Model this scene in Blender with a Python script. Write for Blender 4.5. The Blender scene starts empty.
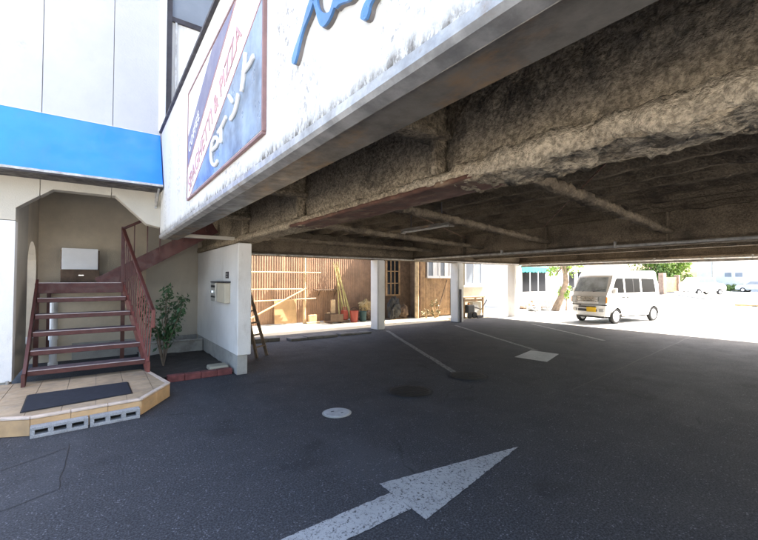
import bpy, bmesh, math, random
from mathutils import Vector, Matrix, noise
random.seed(7)
S = bpy.context.scene
COL = S.collection
R = math.radians

# ------------------------------------------------------------------ camera
F, CX, CY, H = 386.0, 379.0, 270.0, 1.6          # focal length / centre in photo pixels, eye height
YAW, PIT = math.atan(281 / 386.0), math.atan(10 / 386.0)
fw0 = Vector((math.sin(YAW), math.cos(YAW), 0))
RT = Vector((math.cos(YAW), -math.sin(YAW), 0))
UP0 = Vector((0, 0, 1))
FW = fw0 * math.cos(PIT) + UP0 * math.sin(PIT)
UP = -fw0 * math.sin(PIT) + UP0 * math.cos(PIT)
EYE = Vector((0, 0, H))
cd = bpy.data.cameras.new('camera')
cam = bpy.data.objects.new('camera', cd)
COL.objects.link(cam)
cd.sensor_width = 36
cd.lens = 36 * F / 758
cd.clip_start = 0.02
cd.clip_end = 2000
m = Matrix((RT, UP, -FW)).transposed().to_4x4()
m.translation = EYE
cam.matrix_world = m
S.camera = cam


def ray(u, v):
    return FW + RT * (u - CX) / F + UP * (CY - v) / F


def onz(u, v, z=0.0):
    d = ray(u, v)
    return EYE + d * ((z - H) / d.z)


def ony(u, v, y):
    d = ray(u, v)
    return EYE + d * (y / d.y)


def onx(u, v, x):
    d = ray(u, v)
    return EYE + d * (x / d.x)


# ------------------------------------------------------------------ light
SUN = Vector((0.8, -0.15, 1.0)).normalized()     # towards the sun
W = bpy.data.worlds.new('World')
S.world = W
W.use_nodes = True
nt = W.node_tree
sky = nt.nodes.new('ShaderNodeTexSky')
sky.sky_type = 'NISHITA'
sky.sun_disc = False
sky.sun_elevation = math.asin(SUN.z)
sky.sun_rotation = math.atan2(SUN.x, SUN.y)
sky.dust_density = 5.0
sky.ozone_density = 0.6
bg = nt.nodes['Background']
bg.inputs['Strength'].default_value = 0.15
nt.links.new(sky.outputs[0], bg.inputs['Color'])
sl = bpy.data.lights.new('sun', 'SUN')
sl.energy = 4.5
sl.angle = R(0.53)
sl.color = (1.0, 0.93, 0.83)
sun = bpy.data.objects.new('sun', sl)
COL.objects.link(sun)
sun.location = (20, -10, 30)
sun.rotation_euler = SUN.to_track_quat('Z', 'Y').to_euler()
S.view_settings.view_transform = 'Standard'
S.view_settings.look = 'None'
S.view_settings.exposure = 2.85
S.view_settings.gamma = 1.0
S.view_settings.use_curve_mapping = False
S.render.engine = 'CYCLES'
S.cycles.max_bounces = 8
S.cycles.diffuse_bounces = 5

# ------------------------------------------------------------------ materials


def _n(nt, t, **kw):
    n = nt.nodes.new(t)
    for k, v in kw.items():
        if k in n.inputs:
            n.inputs[k].default_value = v
        else:
            setattr(n, k, v)
    return n


def mixc(nt, fac, a, b, mode='MIX'):
    n = nt.nodes.new('ShaderNodeMix')
    n.data_type = 'RGBA'
    n.blend_type = mode
    for sock, val in ((n.inputs[0], fac), (n.inputs[6], a), (n.inputs[7], b)):
        if hasattr(val, 'is_linked') or isinstance(val, bpy.types.NodeSocket):
            nt.links.new(val, sock)
        else:
            sock.default_value = val if not isinstance(val, tuple) else (*val[:3], 1)
    return n.outputs[2]


def ramp(nt, src, p0, p1, c0=0.0, c1=1.0):
    r = nt.nodes.new('ShaderNodeMapRange')
    r.interpolation_type = 'SMOOTHSTEP'
    nt.links.new(src, r.inputs[0])
    r.inputs[1].default_value = p0
    r.inputs[2].default_value = p1
    r.inputs[3].default_value = c0
    r.inputs[4].default_value = c1
    return r.outputs[0]


def ntex(nt, scale, detail=4, rough=0.6, stretch=None, seed=0.0):
    tc = nt.nodes.new('ShaderNodeTexCoord')
    mp = nt.nodes.new('ShaderNodeMapping')
    mp.inputs['Location'].default_value = (seed * 3.1, seed * 1.7, seed * 2.3)
    if stretch:
        mp.inputs['Scale'].default_value = stretch
    nt.links.new(tc.outputs['Object'], mp.inputs[0])
    n = nt.nodes.new('ShaderNodeTexNoise')
    n.inputs['Scale'].default_value = scale
    n.inputs['Detail'].default_value = detail
    n.inputs['Roughness'].default_value = rough
    nt.links.new(mp.outputs[0], n.inputs['Vector'])
    return n.outputs['Fac']


MATS = {}


def mat(name, col, rough=0.7, var=0.2, vscale=3.0, bump=0.15, bscale=60.0, metal=0.0, spec=0.5,
        stain=None, stain_amt=0.5, stain_scale=2.0, stain_stretch=None, stain_lo=0.5, fine=0.0, fscale=120.0,
        coat=0.0, trans=0.0, bdist=0.01):
    if name in MATS:
        return MATS[name]
    M = bpy.data.materials.new(name)
    M.use_nodes = True
    nt = M.node_tree
    b = nt.nodes['Principled BSDF']
    c0 = tuple(x * (1 - var) for x in col)
    c1 = tuple(min(1, x * (1 + var)) for x in col)
    f = ramp(nt, ntex(nt, vscale, 5, 0.65), 0.3, 0.7)
    c = mixc(nt, f, c0, c1)
    if fine:
        ff = ramp(nt, ntex(nt, fscale, 2, 0.7, seed=2.0), 0.3, 0.7)
        c = mixc(nt, fine, c, mixc(nt, ff, tuple(x * 0.35 for x in col), tuple(min(1, x * 1.9) for x in col)))
    if stain:
        sf = ramp(nt, ntex(nt, stain_scale, 6, 0.7, stain_stretch, 5.0), stain_lo, stain_lo + 0.18, 0, stain_amt)
        c = mixc(nt, sf, c, stain)
    nt.links.new(c, b.inputs['Base Color'])
    b.inputs['Roughness'].default_value = rough
    b.inputs['Metallic'].default_value = metal
    b.inputs['Specular IOR Level'].default_value = spec
    b.inputs['Coat Weight'].default_value = coat
    if rough < 0.6:
        nt.links.new(ramp(nt, ntex(nt, vscale * 2, 4, 0.6, seed=8), 0.3, 0.7, rough * 0.75, min(1, rough * 1.35)), b.inputs['Roughness'])
    if bump:
        bn = nt.nodes.new('ShaderNodeBump')
        bn.inputs['Strength'].default_value = bump
        bn.inputs['Distance'].default_value = bdist
        nt.links.new(ntex(nt, bscale, 4, 0.6, seed=1.0), bn.inputs['Height'])
        nt.links.new(bn.outputs[0], b.inputs['Normal'])
    MATS[name] = M
    return M


def asphalt(name, col, speck=0.75):
    M = bpy.data.materials.new(name)
    M.use_nodes = True
    nt = M.node_tree
    b = nt.nodes['Principled BSDF']
    big = ramp(nt, ntex(nt, 0.55, 5, 0.65), 0.35, 0.68)
    c = mixc(nt, big, tuple(x * 0.82 for x in col), tuple(x * 1.2 for x in col))
    mid = ramp(nt, ntex(nt, 5.0, 5, 0.7, seed=3), 0.35, 0.7)
    c = mixc(nt, 0.16, c, mixc(nt, mid, tuple(x * 0.6 for x in col), tuple(x * 1.4 for x in col)))
    fine = ramp(nt, ntex(nt, 70, 4, 0.8, seed=6), 0.40, 0.64)
    c = mixc(nt, speck, c, mixc(nt, fine, tuple(x * 0.45 for x in col), tuple(min(1, x * 2.1) for x in col)))
    oil = ramp(nt, ntex(nt, 1.1, 5, 0.55, seed=17), 0.60, 0.68, 0, 0.45)
    c = mixc(nt, oil, c, tuple(x * 0.5 for x in col))
    wear = ramp(nt, ntex(nt, 0.9, 4, 0.6, (1, .35, 1), 23), 0.54, 0.68, 0, 0.4)
    c = mixc(nt, wear, c, tuple(x * 1.7 for x in col))
    # pale stone chips
    tc = nt.nodes.new('ShaderNodeTexCoord')
    vo = nt.nodes.new('ShaderNodeTexVoronoi')
    vo.inputs['Scale'].default_value = 48
    nt.links.new(tc.outputs['Object'], vo.inputs['Vector'])
    chip = ramp(nt, vo.outputs['Distance'], 0.20, 0.34, 1, 0)
    sparse = ramp(nt, ntex(nt, 22, 3, 0.6, seed=9), 0.50, 0.62)
    mm = _n(nt, 'ShaderNodeMath', operation='MULTIPLY')
    nt.links.new(chip, mm.inputs[0])
    nt.links.new(sparse, mm.inputs[1])
    c = mixc(nt, mm.outputs[0], c, tuple(min(0.5, x * 3.4) for x in col))
    # hairline cracks
    wp = nt.nodes.new('ShaderNodeVectorMath')
    wp.operation = 'ADD'
    nz = nt.nodes.new('ShaderNodeTexNoise')
    nz.inputs['Scale'].default_value = 2.2
    nt.links.new(tc.outputs['Object'], nz.inputs['Vector'])
    nt.links.new(tc.outputs['Object'], wp.inputs[0])
    sc_ = nt.nodes.new('ShaderNodeVectorMath')
    sc_.operation = 'SCALE'
    sc_.inputs['Scale'].default_value = 0.35
    nt.links.new(nz.outputs['Color'], sc_.inputs[0])
    nt.links.new(sc_.outputs[0], wp.inputs[1])
    ve = nt.nodes.new('ShaderNodeTexVoronoi')
    ve.feature = 'DISTANCE_TO_EDGE'
    ve.inputs['Scale'].default_value = 0.45
    nt.links.new(wp.outputs[0], ve.inputs['Vector'])
    ck = ramp(nt, ve.outputs['Distance'], 0.002, 0.007, 1, 0)
    cm = ramp(nt, ntex(nt, 0.8, 3, 0.5, seed=12), 0.56, 0.68, 0, 0.5)
    m2 = _n(nt, 'ShaderNodeMath', operation='MULTIPLY')
    nt.links.new(ck, m2.inputs[0])
    nt.links.new(cm, m2.inputs[1])
    c = mixc(nt, m2.outputs[0], c, (0.012, 0.012, 0.012))
    nt.links.new(c, b.inputs['Base Color'])
    nt.links.new(ramp(nt, ntex(nt, 3, 4, 0.6, seed=4), 0.3, 0.7, 0.76, 0.88), b.inputs['Roughness'])
    b.inputs['Specular IOR Level'].default_value = 0.3
    bn = nt.nodes.new('ShaderNodeBump')
    bn.inputs['Strength'].default_value = 0.55
    bn.inputs['Distance'].default_value = 0.006
    nt.links.new(ntex(nt, 90, 4, 0.7, seed=6), bn.inputs['Height'])
    nt.links.new(bn.outputs[0], b.inputs['Normal'])
    return M


def paint(name, col, under, lo=0.50, hi=0.60, scale=18):
    """road paint worn through to the asphalt"""
    M = bpy.data.materials.new(name)
    M.use_nodes = True
    nt = M.node_tree
    b = nt.nodes['Principled BSDF']
    w = ramp(nt, ntex(nt, scale, 8, 0.75), lo, hi)
    w2 = ramp(nt, ntex(nt, 2.2, 4, 0.6, seed=3), 0.35, 0.75, 0.0, 0.5)
    c = mixc(nt, w2, col, tuple(x * 0.6 for x in col))
    tc = nt.nodes.new('ShaderNodeTexCoord')
    nz = nt.nodes.new('ShaderNodeTexNoise')
    nz.inputs['Scale'].default_value = 6
    wp = nt.nodes.new('ShaderNodeVectorMath')
    wp.operation = 'ADD'
    nt.links.new(tc.outputs['Object'], nz.inputs['Vector'])
    nt.links.new(tc.outputs['Object'], wp.inputs[0])
    nt.links.new(nz.outputs['Color'], wp.inputs[1])
    ve = nt.nodes.new('ShaderNodeTexVoronoi')
    ve.feature = 'DISTANCE_TO_EDGE'
    ve.inputs['Scale'].default_value = 4.5
    nt.links.new(wp.outputs[0], ve.inputs['Vector'])
    ck = ramp(nt, ve.outputs['Distance'], 0.004, 0.022, 0.6, 0)
    c = mixc(nt, w, c, under)
    c = mixc(nt, ck, c, under)
    nt.links.new(c, b.inputs['Base Color'])
    b.inputs['Roughness'].default_value = 0.75
    bn = nt.nodes.new('ShaderNodeBump')
    bn.inputs['Strength'].default_value = 0.5
    bn.inputs['Distance'].default_value = 0.005
    nt.links.new(ntex(nt, 90, 4, 0.7, seed=6), bn.inputs['Height'])
    nt.links.new(bn.outputs[0], b.inputs['Normal'])
    return M


def glassy(name, col, rough=0.05):
    return mat(name, col, rough, 0.1, 1.0, 0, spec=0.08)


ASPH = (0.047, 0.0475, 0.052)
M_asph = asphalt('asphalt', ASPH)
M_patch = asphalt('asphalt_patch', (0.041, 0.041, 0.045), 0.4)
M_street = asphalt('pale_pavement', (0.44, 0.43, 0.405), 0.2)
M_conc = mat('concrete', (0.36, 0.35, 0.32), 0.85, 0.18, 2.5, 0.3, 70, stain=(0.16, 0.15, 0.13), stain_amt=0.6, fine=0.15)
M_concpale = mat('pale_concrete', (0.33, 0.30, 0.23), 0.85, 0.15, 2.0, 0.3, 60, stain=(0.25, 0.23, 0.18), stain_amt=0.5, fine=0.15)
M_stucco = mat('white_stucco', (0.72, 0.71, 0.68), 0.85, 0.05, 2.0, 0.5, 55, stain=(0.42, 0.38, 0.32), stain_amt=0.45,
               stain_scale=2.2, stain_stretch=(1, 1, 0.35), stain_lo=0.56, bdist=0.012)
M_fascia = mat('fascia_paint', (0.62, 0.605, 0.56), 0.75, 0.03, 2.0, 0.45, 40, stain=(0.11, 0.09, 0.07), stain_amt=0.75,
               stain_scale=15, stain_stretch=(1, 1, 0.45), stain_lo=0.665, bdist=0.012)
def add_edge_grime(M, z0, z1, col):
    """ragged dirt and flaking along the lower edge of a painted wall"""
    nt = M.node_tree
    b = nt.nodes['Principled BSDF']
    src = b.inputs['Base Color'].links[0].from_socket
    tc = nt.nodes.new('ShaderNodeTexCoord')
    sp = nt.nodes.new('ShaderNodeSeparateXYZ')
    nt.links.new(tc.outputs['Object'], sp.inputs[0])
    n1 = ntex(nt, 7, 6, 0.75, (1, 1, .6), 21)
    ad = _n(nt, 'ShaderNodeMath', operation='MULTIPLY_ADD')
    ad.inputs[1].default_value = -(z1 - z0) * 2.2
    nt.links.new(n1, ad.inputs[0])
    nt.links.new(sp.outputs['Z'], ad.inputs[2])
    f1 = ramp(nt, ad.outputs[0], z0 - (z1 - z0) * 1.15, z1 - (z1 - z0) * 1.15, 1.0, 0.0)
    n2 = ramp(nt, ntex(nt, 30, 5, 0.7, (1, 1, .5), 14), 0.36, 0.54)
    mu = _n(nt, 'ShaderNodeMath', operation='MULTIPLY')
    nt.links.new(f1, mu.inputs[0])
    nt.links.new(n2, mu.inputs[1])
    c = mixc(nt, mu.outputs[0], src, col)
    # scattered specks and drips in a few patches
    pa = ramp(nt, ntex(nt, 1.7, 3, 0.5, (1, 1, .5), 31), 0.50, 0.66)
    sk = ramp(nt, ntex(nt, 42, 4, 0.7, (1, 1, .6), 33), 0.545, 0.63, 0, .75)
    m3 = _n(nt, 'ShaderNodeMath', operation='MULTIPLY')
    nt.links.new(pa, m3.inputs[0])
    nt.links.new(sk, m3.inputs[1])
    c = mixc(nt, m3.outputs[0], c, (0.10, 0.085, 0.07))
    nt.links.new(c, b.inputs['Base Color'])


add_edge_grime(M_fascia, 2.31, 2.42, (0.08, 0.065, 0.045))
M_panel = mat('wall_panel', (0.47, 0.475, 0.485), 0.7, 0.05, 1.2, 0.35, 35, stain=(0.27, 0.25, 0.23), stain_amt=0.45,
              stain_scale=2.6, stain_lo=0.60)
M_joint = mat('joint_sealant', (0.30, 0.30, 0.29), 0.8, 0.1)
M_cream = mat('cream_plaster', (0.50, 0.46, 0.38), 0.85, 0.06, 1.5, 0.45, 60, stain=(0.40, 0.36, 0.28), stain_amt=0.45,
              stain_scale=1.8, stain_lo=0.55)
M_taupe = mat('taupe_plaster', (0.64, 0.56, 0.43), 0.9, 0.10, 2.0, 0.5, 60)
M_blue = mat('blue_awning', (0.022, 0.215, 0.95), 0.5, 0.07, 1.6, 0.12, 12, spec=0.4, stain=(0.05, 0.20, 0.70), stain_amt=0.35, stain_scale=5, stain_stretch=(1, .4, .4))
M_galv = mat('galvanised', (0.42, 0.41, 0.39), 0.45, 0.3, 7, 0.25, 25, metal=0.4, stain=(0.26, 0.17, 0.09), stain_amt=0.7, stain_scale=5, stain_lo=0.55)
M_soffit = mat('soffit_paint', (0.15, 0.135, 0.115), 0.38, 0.4, 5.0, 0.3, 18, stain=(0.34, 0.19, 0.075), stain_amt=0.65, stain_scale=3.5,
               stain_stretch=(1, .5, 1), stain_lo=0.52)
M_darkmetal = mat('dark_metal', (0.045, 0.04, 0.045), 0.5, 0.2, 5, 0.1, 40, metal=0.3)
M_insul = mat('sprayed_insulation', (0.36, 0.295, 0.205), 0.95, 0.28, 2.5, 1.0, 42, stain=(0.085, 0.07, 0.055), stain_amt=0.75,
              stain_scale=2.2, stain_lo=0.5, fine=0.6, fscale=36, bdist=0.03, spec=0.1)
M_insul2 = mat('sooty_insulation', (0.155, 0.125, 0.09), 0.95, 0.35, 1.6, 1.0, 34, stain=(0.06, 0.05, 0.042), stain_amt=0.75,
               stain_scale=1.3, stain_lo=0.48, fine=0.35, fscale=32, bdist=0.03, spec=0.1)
M_lump = mat('loose_insulation', (0.41, 0.345, 0.25), 0.95, 0.25, 5, 1.0, 42, stain=(0.18, 0.15, 0.10), stain_amt=0.6,
             stain_scale=6, stain_lo=0.56, fine=0.55, fscale=36, bdist=0.03, spec=0.1)
M_rust = mat('rusted_steel', (0.105, 0.045, 0.028), 0.85, 0.4, 7, 0.5, 60, stain=(0.24, 0.17, 0.10), stain_amt=0.8, stain_scale=4.5, stain_stretch=(2, .6, 1))
M_red = mat('red_oxide_paint', (0.078, 0.021, 0.016), 0.5, 0.2, 6, 0.15, 40, stain=(0.10, 0.035, 0.03), stain_amt=0.5, stain_scale=6)
M_redpale = mat('worn_red_paint', (0.165, 0.045, 0.034), 0.5, 0.2, 6, 0.12, 40)
M_tread = mat('tread_rubber', (0.11, 0.075, 0.08), 0.7, 0.2, 8, 0.2, 60, stain=(0.2, 0.18, 0.17), stain_amt=0.4, stain_scale=10)
M_nosing = mat('nosing_metal', (0.42, 0.36, 0.36), 0.4, 0.2, 10, 0.1, 40, metal=0.4)
M_tile = mat('ochre_tile', (0.52, 0.335, 0.17), 0.45, 0.18, 3.0, 0.15, 30, stain=(0.36, 0.26, 0.17), stain_amt=0.5, stain_scale=4)
M_tiletop = mat('ochre_tile_top', (0.42, 0.31, 0.20), 0.55, 0.2, 3.0, 0.15, 30, stain=(0.26, 0.21, 0.16), stain_amt=0.6, stain_scale=4)
M_edge = mat('tile_nosing', (0.62, 0.50, 0.40), 0.5, 0.15, 6, 0.1, 30)
M_grout = mat('grout', (0.25, 0.22, 0.19), 0.9, 0.15)
M_matblk = mat('rubber_mat', (0.016, 0.018, 0.028), 0.95, 0.3, 12, 0.7, 150, fine=0.3, fscale=150)
M_block = mat('concrete_block', (0.34, 0.345, 0.35), 0.95, 0.2, 9, 0.8, 90, fine=0.3, fscale=90, stain=(0.2, 0.2, 0.19), stain_amt=0.6)
M_hole = mat('hollow_shade_black', (0.02, 0.02, 0.02), 0.95, 0.2)
M_slab = mat('old_slab', (0.13, 0.125, 0.115), 0.9, 0.25, 4, 0.4, 60, fine=0.2)
M_soil = mat('dark_soil', (0.05, 0.042, 0.036), 0.95, 0.4, 12, 1.0, 50, fine=0.4, fscale=60)
M_redbrick = mat('red_kerb', (0.17, 0.05, 0.045), 0.8, 0.3, 8, 0.4, 60)
M_leaf = mat('dark_leaf', (0.035, 0.085, 0.028), 0.4, 0.45, 9, 0.1, 30)
M_leaf2 = mat('light_leaf', (0.17, 0.27, 0.035), 0.55, 0.35, 5, 0.1, 30)
M_leaf3 = mat('olive_leaf', (0.12, 0.19, 0.035), 0.55, 0.4, 4, 0.1, 30)
M_dry = mat('dry_leaf', (0.22, 0.18, 0.09), 0.7, 0.4, 5, 0.1, 30)
M_bark = mat('bark', (0.16, 0.12, 0.085), 0.95, 0.3, 8, 0.8, 30)
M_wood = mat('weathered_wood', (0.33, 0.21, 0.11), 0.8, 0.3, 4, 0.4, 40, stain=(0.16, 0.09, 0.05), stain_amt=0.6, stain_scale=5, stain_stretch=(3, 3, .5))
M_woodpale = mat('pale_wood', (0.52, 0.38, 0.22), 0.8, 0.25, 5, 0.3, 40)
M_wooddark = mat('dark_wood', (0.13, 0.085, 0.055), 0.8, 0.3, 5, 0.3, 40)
M_ply = mat('plywood', (0.40, 0.26, 0.13), 0.7, 0.15, 3, 0.1, 40)
M_corr = mat('brown_sheet', (0.30, 0.185, 0.115), 0.6, 0.2, 2.5, 0.12, 30, stain=(0.22, 0.13, 0.08), stain_amt=0.5, stain_scale=2.0,
             stain_stretch=(2, 1, .4), stain_lo=0.5)
M_bamboo = mat('bamboo', (0.42, 0.36, 0.14), 0.5, 0.3, 4, 0.1, 30)
M_orange = mat('orange_plastic', (0.27, 0.045, 0.028), 0.5, 0.08, 3, 0.03)
M_teal = mat('teal_plastic', (0.015, 0.052, 0.058), 0.5, 0.1, 3, 0.03)
M_yellow = mat('yellow_sheet', (0.32, 0.23, 0.10), 0.6, 0.25, 5, 0.3, 20)
M_tealawn = mat('teal_canvas', (0.03, 0.42, 0.40), 0.7, 0.1, 4, 0.1)
M_white = mat('white_paint', (0.80, 0.80, 0.79), 0.5, 0.04, 3, 0.05)
M_frame = mat('white_frame', (0.68, 0.69, 0.70), 0.45, 0.06, 4, 0.05)
M_vanpaint = mat('van_paint', (0.82, 0.82, 0.81), 0.22, 0.015, 1, 0, coat=0.6)
M_vanfront = M_vanpaint
M_glass = glassy('dark_glass', (0.012, 0.014, 0.018), 0.1)
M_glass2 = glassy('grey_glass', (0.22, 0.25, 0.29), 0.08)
M_screen = mat('windscreen_sky_tint', (0.42, 0.48, 0.53), 0.06, 0.4, 1.6, 0, spec=0.7)  # pale base colour stands in for the sky's reflection
M_tyre = mat('tyre', (0.018, 0.018, 0.018), 0.85, 0.2, 10, 0.2)
M_alloy = mat('wheel_cover', (0.55, 0.56, 0.57), 0.35, 0.1, 5, 0.05, metal=0.5)
M_chrome = mat('chrome', (0.7, 0.7, 0.68), 0.15, 0.05, 5, 0, metal=0.9)
M_grille = mat('grille_metal', (0.42, 0.40, 0.36), 0.3, 0.1, 5, 0, metal=0.5)
M_black = mat('black_plastic', (0.02, 0.02, 0.02), 0.6, 0.1, 5, 0.1)
M_lamp = mat('lamp_lens', (0.34, 0.35, 0.35), 0.12, 0.05, 5, 0, spec=0.8)
M_amber = mat('amber_lens', (0.7, 0.25, 0.03), 0.2, 0.05)
M_plate = mat('yellow_plate', (0.80, 0.50, 0.02), 0.4, 0.04)
M_brick = mat('far_brick', (0.30, 0.21, 0.15), 0.9, 0.25, 6, 0.3)
M_housewhite = mat('house_wall', (0.70, 0.69, 0.66), 0.85, 0.05, 1, 0.2, 40, stain=(0.5, 0.47, 0.42), stain_amt=0.4, stain_scale=.8)
M_roof = mat('roof_tile', (0.16, 0.15, 0.15), 0.7, 0.25, 4, 0.3)
M_violet = mat('sign_violet', (0.18, 0.175, 0.25), 0.5, 0.08, 2, 0.05)
M_signwhite = mat('sign_white', (0.80, 0.79, 0.77), 0.5, 0.04, 2, 0.05)
M_signblue = mat('sign_blue', (0.19, 0.25, 0.33), 0.35, 0.6, 1.8, 0.03)
M_signred = mat('sign_red', (0.47, 0.28, 0.28), 0.6, 0.15, 6, 0.05)
M_signframe = mat('sign_frame', (0.26, 0.15, 0.14), 0.6, 0.2, 6, 0.1)
M_letter = mat('letter_white', (0.78, 0.78, 0.76), 0.5, 0.06, 6, 0.05)
M_letterblue = mat('letter_blue', (0.075, 0.20, 0.42), 0.35, 0.2, 5, 0.03)
M_letterside = mat('letter_side', (0.20, 0.18, 0.17), 0.7, 0.2, 6, 0.1)
M_metalbox = mat('steel_letterbox', (0.50, 0.49, 0.45), 0.4, 0.12, 6, 0.05, metal=0.5)
M_beigebox = mat('beige_board', (0.56, 0.50, 0.38), 0.6, 0.06, 4, 0.08)
M_iron = mat('cast_iron', (0.014, 0.0135, 0.014), 0.6, 0.3, 10, 0.3)
M_paint = paint('worn_white_paint', (0.44, 0.44, 0.435), ASPH, 0.53, 0.62, 40)
M_paintline = paint('worn_line_paint', (0.24, 0.24, 0.245), ASPH, 0.48, 0.60, 16)
M_paintpatch = paint('white_square_paint', (0.60, 0.60, 0.58), (0.2, 0.2, 0.2), 0.62, 0.7, 9)
M_lid = mat('pale_lid', (0.42, 0.425, 0.43), 0.7, 0.15, 8, 0.3, 50, stain=(0.2, 0.2, 0.2), stain_amt=0.6, stain_scale=10, stain_lo=0.58)

# ------------------------------------------------------------------ builders
ROOTLOC = {}


def tagp(o, label=None, cat=None, group=None, kind=None):
    if label:
        o['label'] = label
    if cat:
        o['category'] = cat
    if group:
        o['group'] = group
    if kind:
        o['kind'] = kind
    return o


def thing(name, label, cat, loc=(0, 0, 0), rz=0.0, group=None):
    o = bpy.data.objects.new(name, None)
    o.empty_display_size = 0.1
    COL.objects.link(o)
    o.location = loc
    o.rotation_euler = (0, 0, rz)
    ROOTLOC[o] = Matrix.Translation(Vector(loc)) @ Matrix.Rotation(rz, 4, 'Z')
    return tagp(o, label, cat, group)


class MB:
    def __init__(self):
        self.v, self.f = [], []

    def add(self, vs, fs):
        n = len(self.v)
        self.v += [Vector(p) for p in vs]
        self.f += [[i + n for i in f] for f in fs]
        return self

    def box(self, x0, x1, y0, y1, z0, z1):
        return self.add([(x0, y0, z0), (x1, y0, z0), (x1, y1, z0), (x0, y1, z0), (x0, y0, z1), (x1, y0, z1), (x1, y1, z1), (x0, y1, z1)],
                        [(0, 3, 2, 1), (4, 5, 6, 7), (0, 1, 5, 4), (1, 2, 6, 5), (2, 3, 7, 6), (3, 0, 4, 7)])

    def bar(self, a, b, w, h, up=(0, 0, 1)):
        a, b = Vector(a), Vector(b)
        d = (b - a).normalized()
        up = Vector(up)
        if abs(d.dot(up)) > 0.98:
            up = Vector((1, 0, 0))
        s = d.cross(up).normalized() * (w / 2)
        t = s.cross(d).normalized() * (h / 2)
        vs = [a - s - t, a + s - t, a + s + t, a - s + t, b - s - t, b + s - t, b + s + t, b - s + t]
        return self.add(vs, [(0, 1, 2, 3), (7, 6, 5, 4), (0, 4, 5, 1), (1, 5, 6, 2), (2, 6, 7, 3), (3, 7, 4, 0)])

    def prism(self, poly, axis, a0, a1):
        """poly: 2-D points in the plane across the axis (x: y,z / y: x,z / z: x,y)"""
        def p3(p, a):
            return {'x': (a, p[0], p[1]), 'y': (p[0], a, p[1]), 'z': (p[0], p[1], a)}[axis]
        n = len(poly)
        vs = [p3(p, a0) for p in poly] + [p3(p, a1) for p in poly]
        fs = [list(range(n)), list(range(2 * n - 1, n - 1, -1))]
        fs += [(i, i + n, (i + 1) % n + n, (i + 1) % n) for i in range(n)]
        return self.add(vs, fs)

    def tube(self, pts, r, n=8, cap=True):
        pts = [Vector(p) for p in pts]
        rs = r if isinstance(r, (list, tuple)) else [r] * len(pts)
        vs, fs = [], []
        ref = None
        for i, p in enumerate(pts):
            d = (pts[min(i + 1, len(pts) - 1)] - pts[max(i - 1, 0)]).normalized()
            if ref is None:
                ref = Vector((0, 0, 1)) if abs(d.z) < 0.9 else Vector((1, 0, 0))
            s = d.cross(ref).normalized()
            t = s.cross(d).normalized()
            ref = t
            for k in range(n):
                a = 2 * math.pi * k / n
                vs.append(p + (s * math.cos(a) + t * math.sin(a)) * rs[i])
        for i in range(len(pts) - 1):
            for k in range(n):
                k2 = (k + 1) % n
                fs.append((i * n + k, i * n + k2, (i + 1) * n + k2, (i + 1) * n + k))
        if cap:
            fs.append(list(range(n - 1, -1, -1)))
            fs.append([(len(pts) - 1) * n + k for k in range(n)])
        return self.add(vs, fs)

    def lathe(self, prof, cx, cy, n=20, axis='z'):
        """prof: (radius, height) list; axis z around (cx,cy), or axis y (cx=x, cy=z)"""
        vs, fs = [], []
        for r, h in prof:
            for k in range(n):
                a = 2 * math.pi * k / n
                if axis == 'z':
                    vs.append((cx + r * math.cos(a), cy + r * math.sin(a), h))
                else:
                    vs.append((cx + r * math.cos(a), h, cy + r * math.sin(a)))
        for i in range(len(prof) - 1):
            for k in range(n):
                k2 = (k + 1) % n
                fs.append((i * n + k, i * n + k2, (i + 1) * n + k2, (i + 1) * n + k))
        fs.append(list(range(n - 1, -1, -1)))
        fs.append([(len(prof) - 1) * n + k for k in range(n)])
        return self.add(vs, fs)

    def build(self, name, material, parent=None, bevel=0.0, smooth=False, local=False, label=None, kind=None, seg=1, recalc=True):
        me = bpy.data.meshes.new(name)
        bm = bmesh.new()
        bv = [bm.verts.new(p) for p in self.v]
        for f in self.f:
            try:
                bm.faces.new([bv[i] for i in f])
            except ValueError:
                pass
        if recalc:
            bmesh.ops.recalc_face_normals(bm, faces=bm.faces)
        if bevel:
            es = [e for e in bm.edges if len(e.link_faces) == 2 and e.calc_face_angle(0) > 0.5]
            bmesh.ops.bevel(bm, geom=es, offset=bevel, segments=seg, affect='EDGES', profile=0.5, clamp_overlap=True)
        o = bpy.data.objects.new(name, me)
        COL.objects.link(o)
        root = parent
        while root is not None and root.parent is not None:
            root = root.parent
        if parent is not None:
            o.parent = parent
            if not local:
                bmesh.ops.transform(bm, matrix=ROOTLOC[root].inverted(), verts=bm.verts)
        else:
            xs = [v.co for v in bm.verts]
            c = Vector(((min(p.x for p in xs) + max(p.x for p in xs)) / 2, (min(p.y for p in xs) + max(p.y for p in xs)) / 2, min(p.z for p in xs)))
            bmesh.ops.translate(bm, vec=-c, verts=bm.verts)
            o.location = c
        bm.to_mesh(me)
        bm.free()
        if smooth:
            for p in me.polygons:
                p.use_smooth = True
        me.materials.append(material)
        return tagp(o, label, None, None, kind)


def B(*a):
    return MB().box(*a)


def struct(o):
    o['kind'] = 'structure'
    return o


def poly_sheet(pts, z):
    return MB().add([(p[0], p[1], z) for p in pts], [list(range(len(pts)))])


def fnoise(p, s, o=4):
    return noise.fractal(Vector(p) * s, 0.8, 2.0, o)


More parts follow.
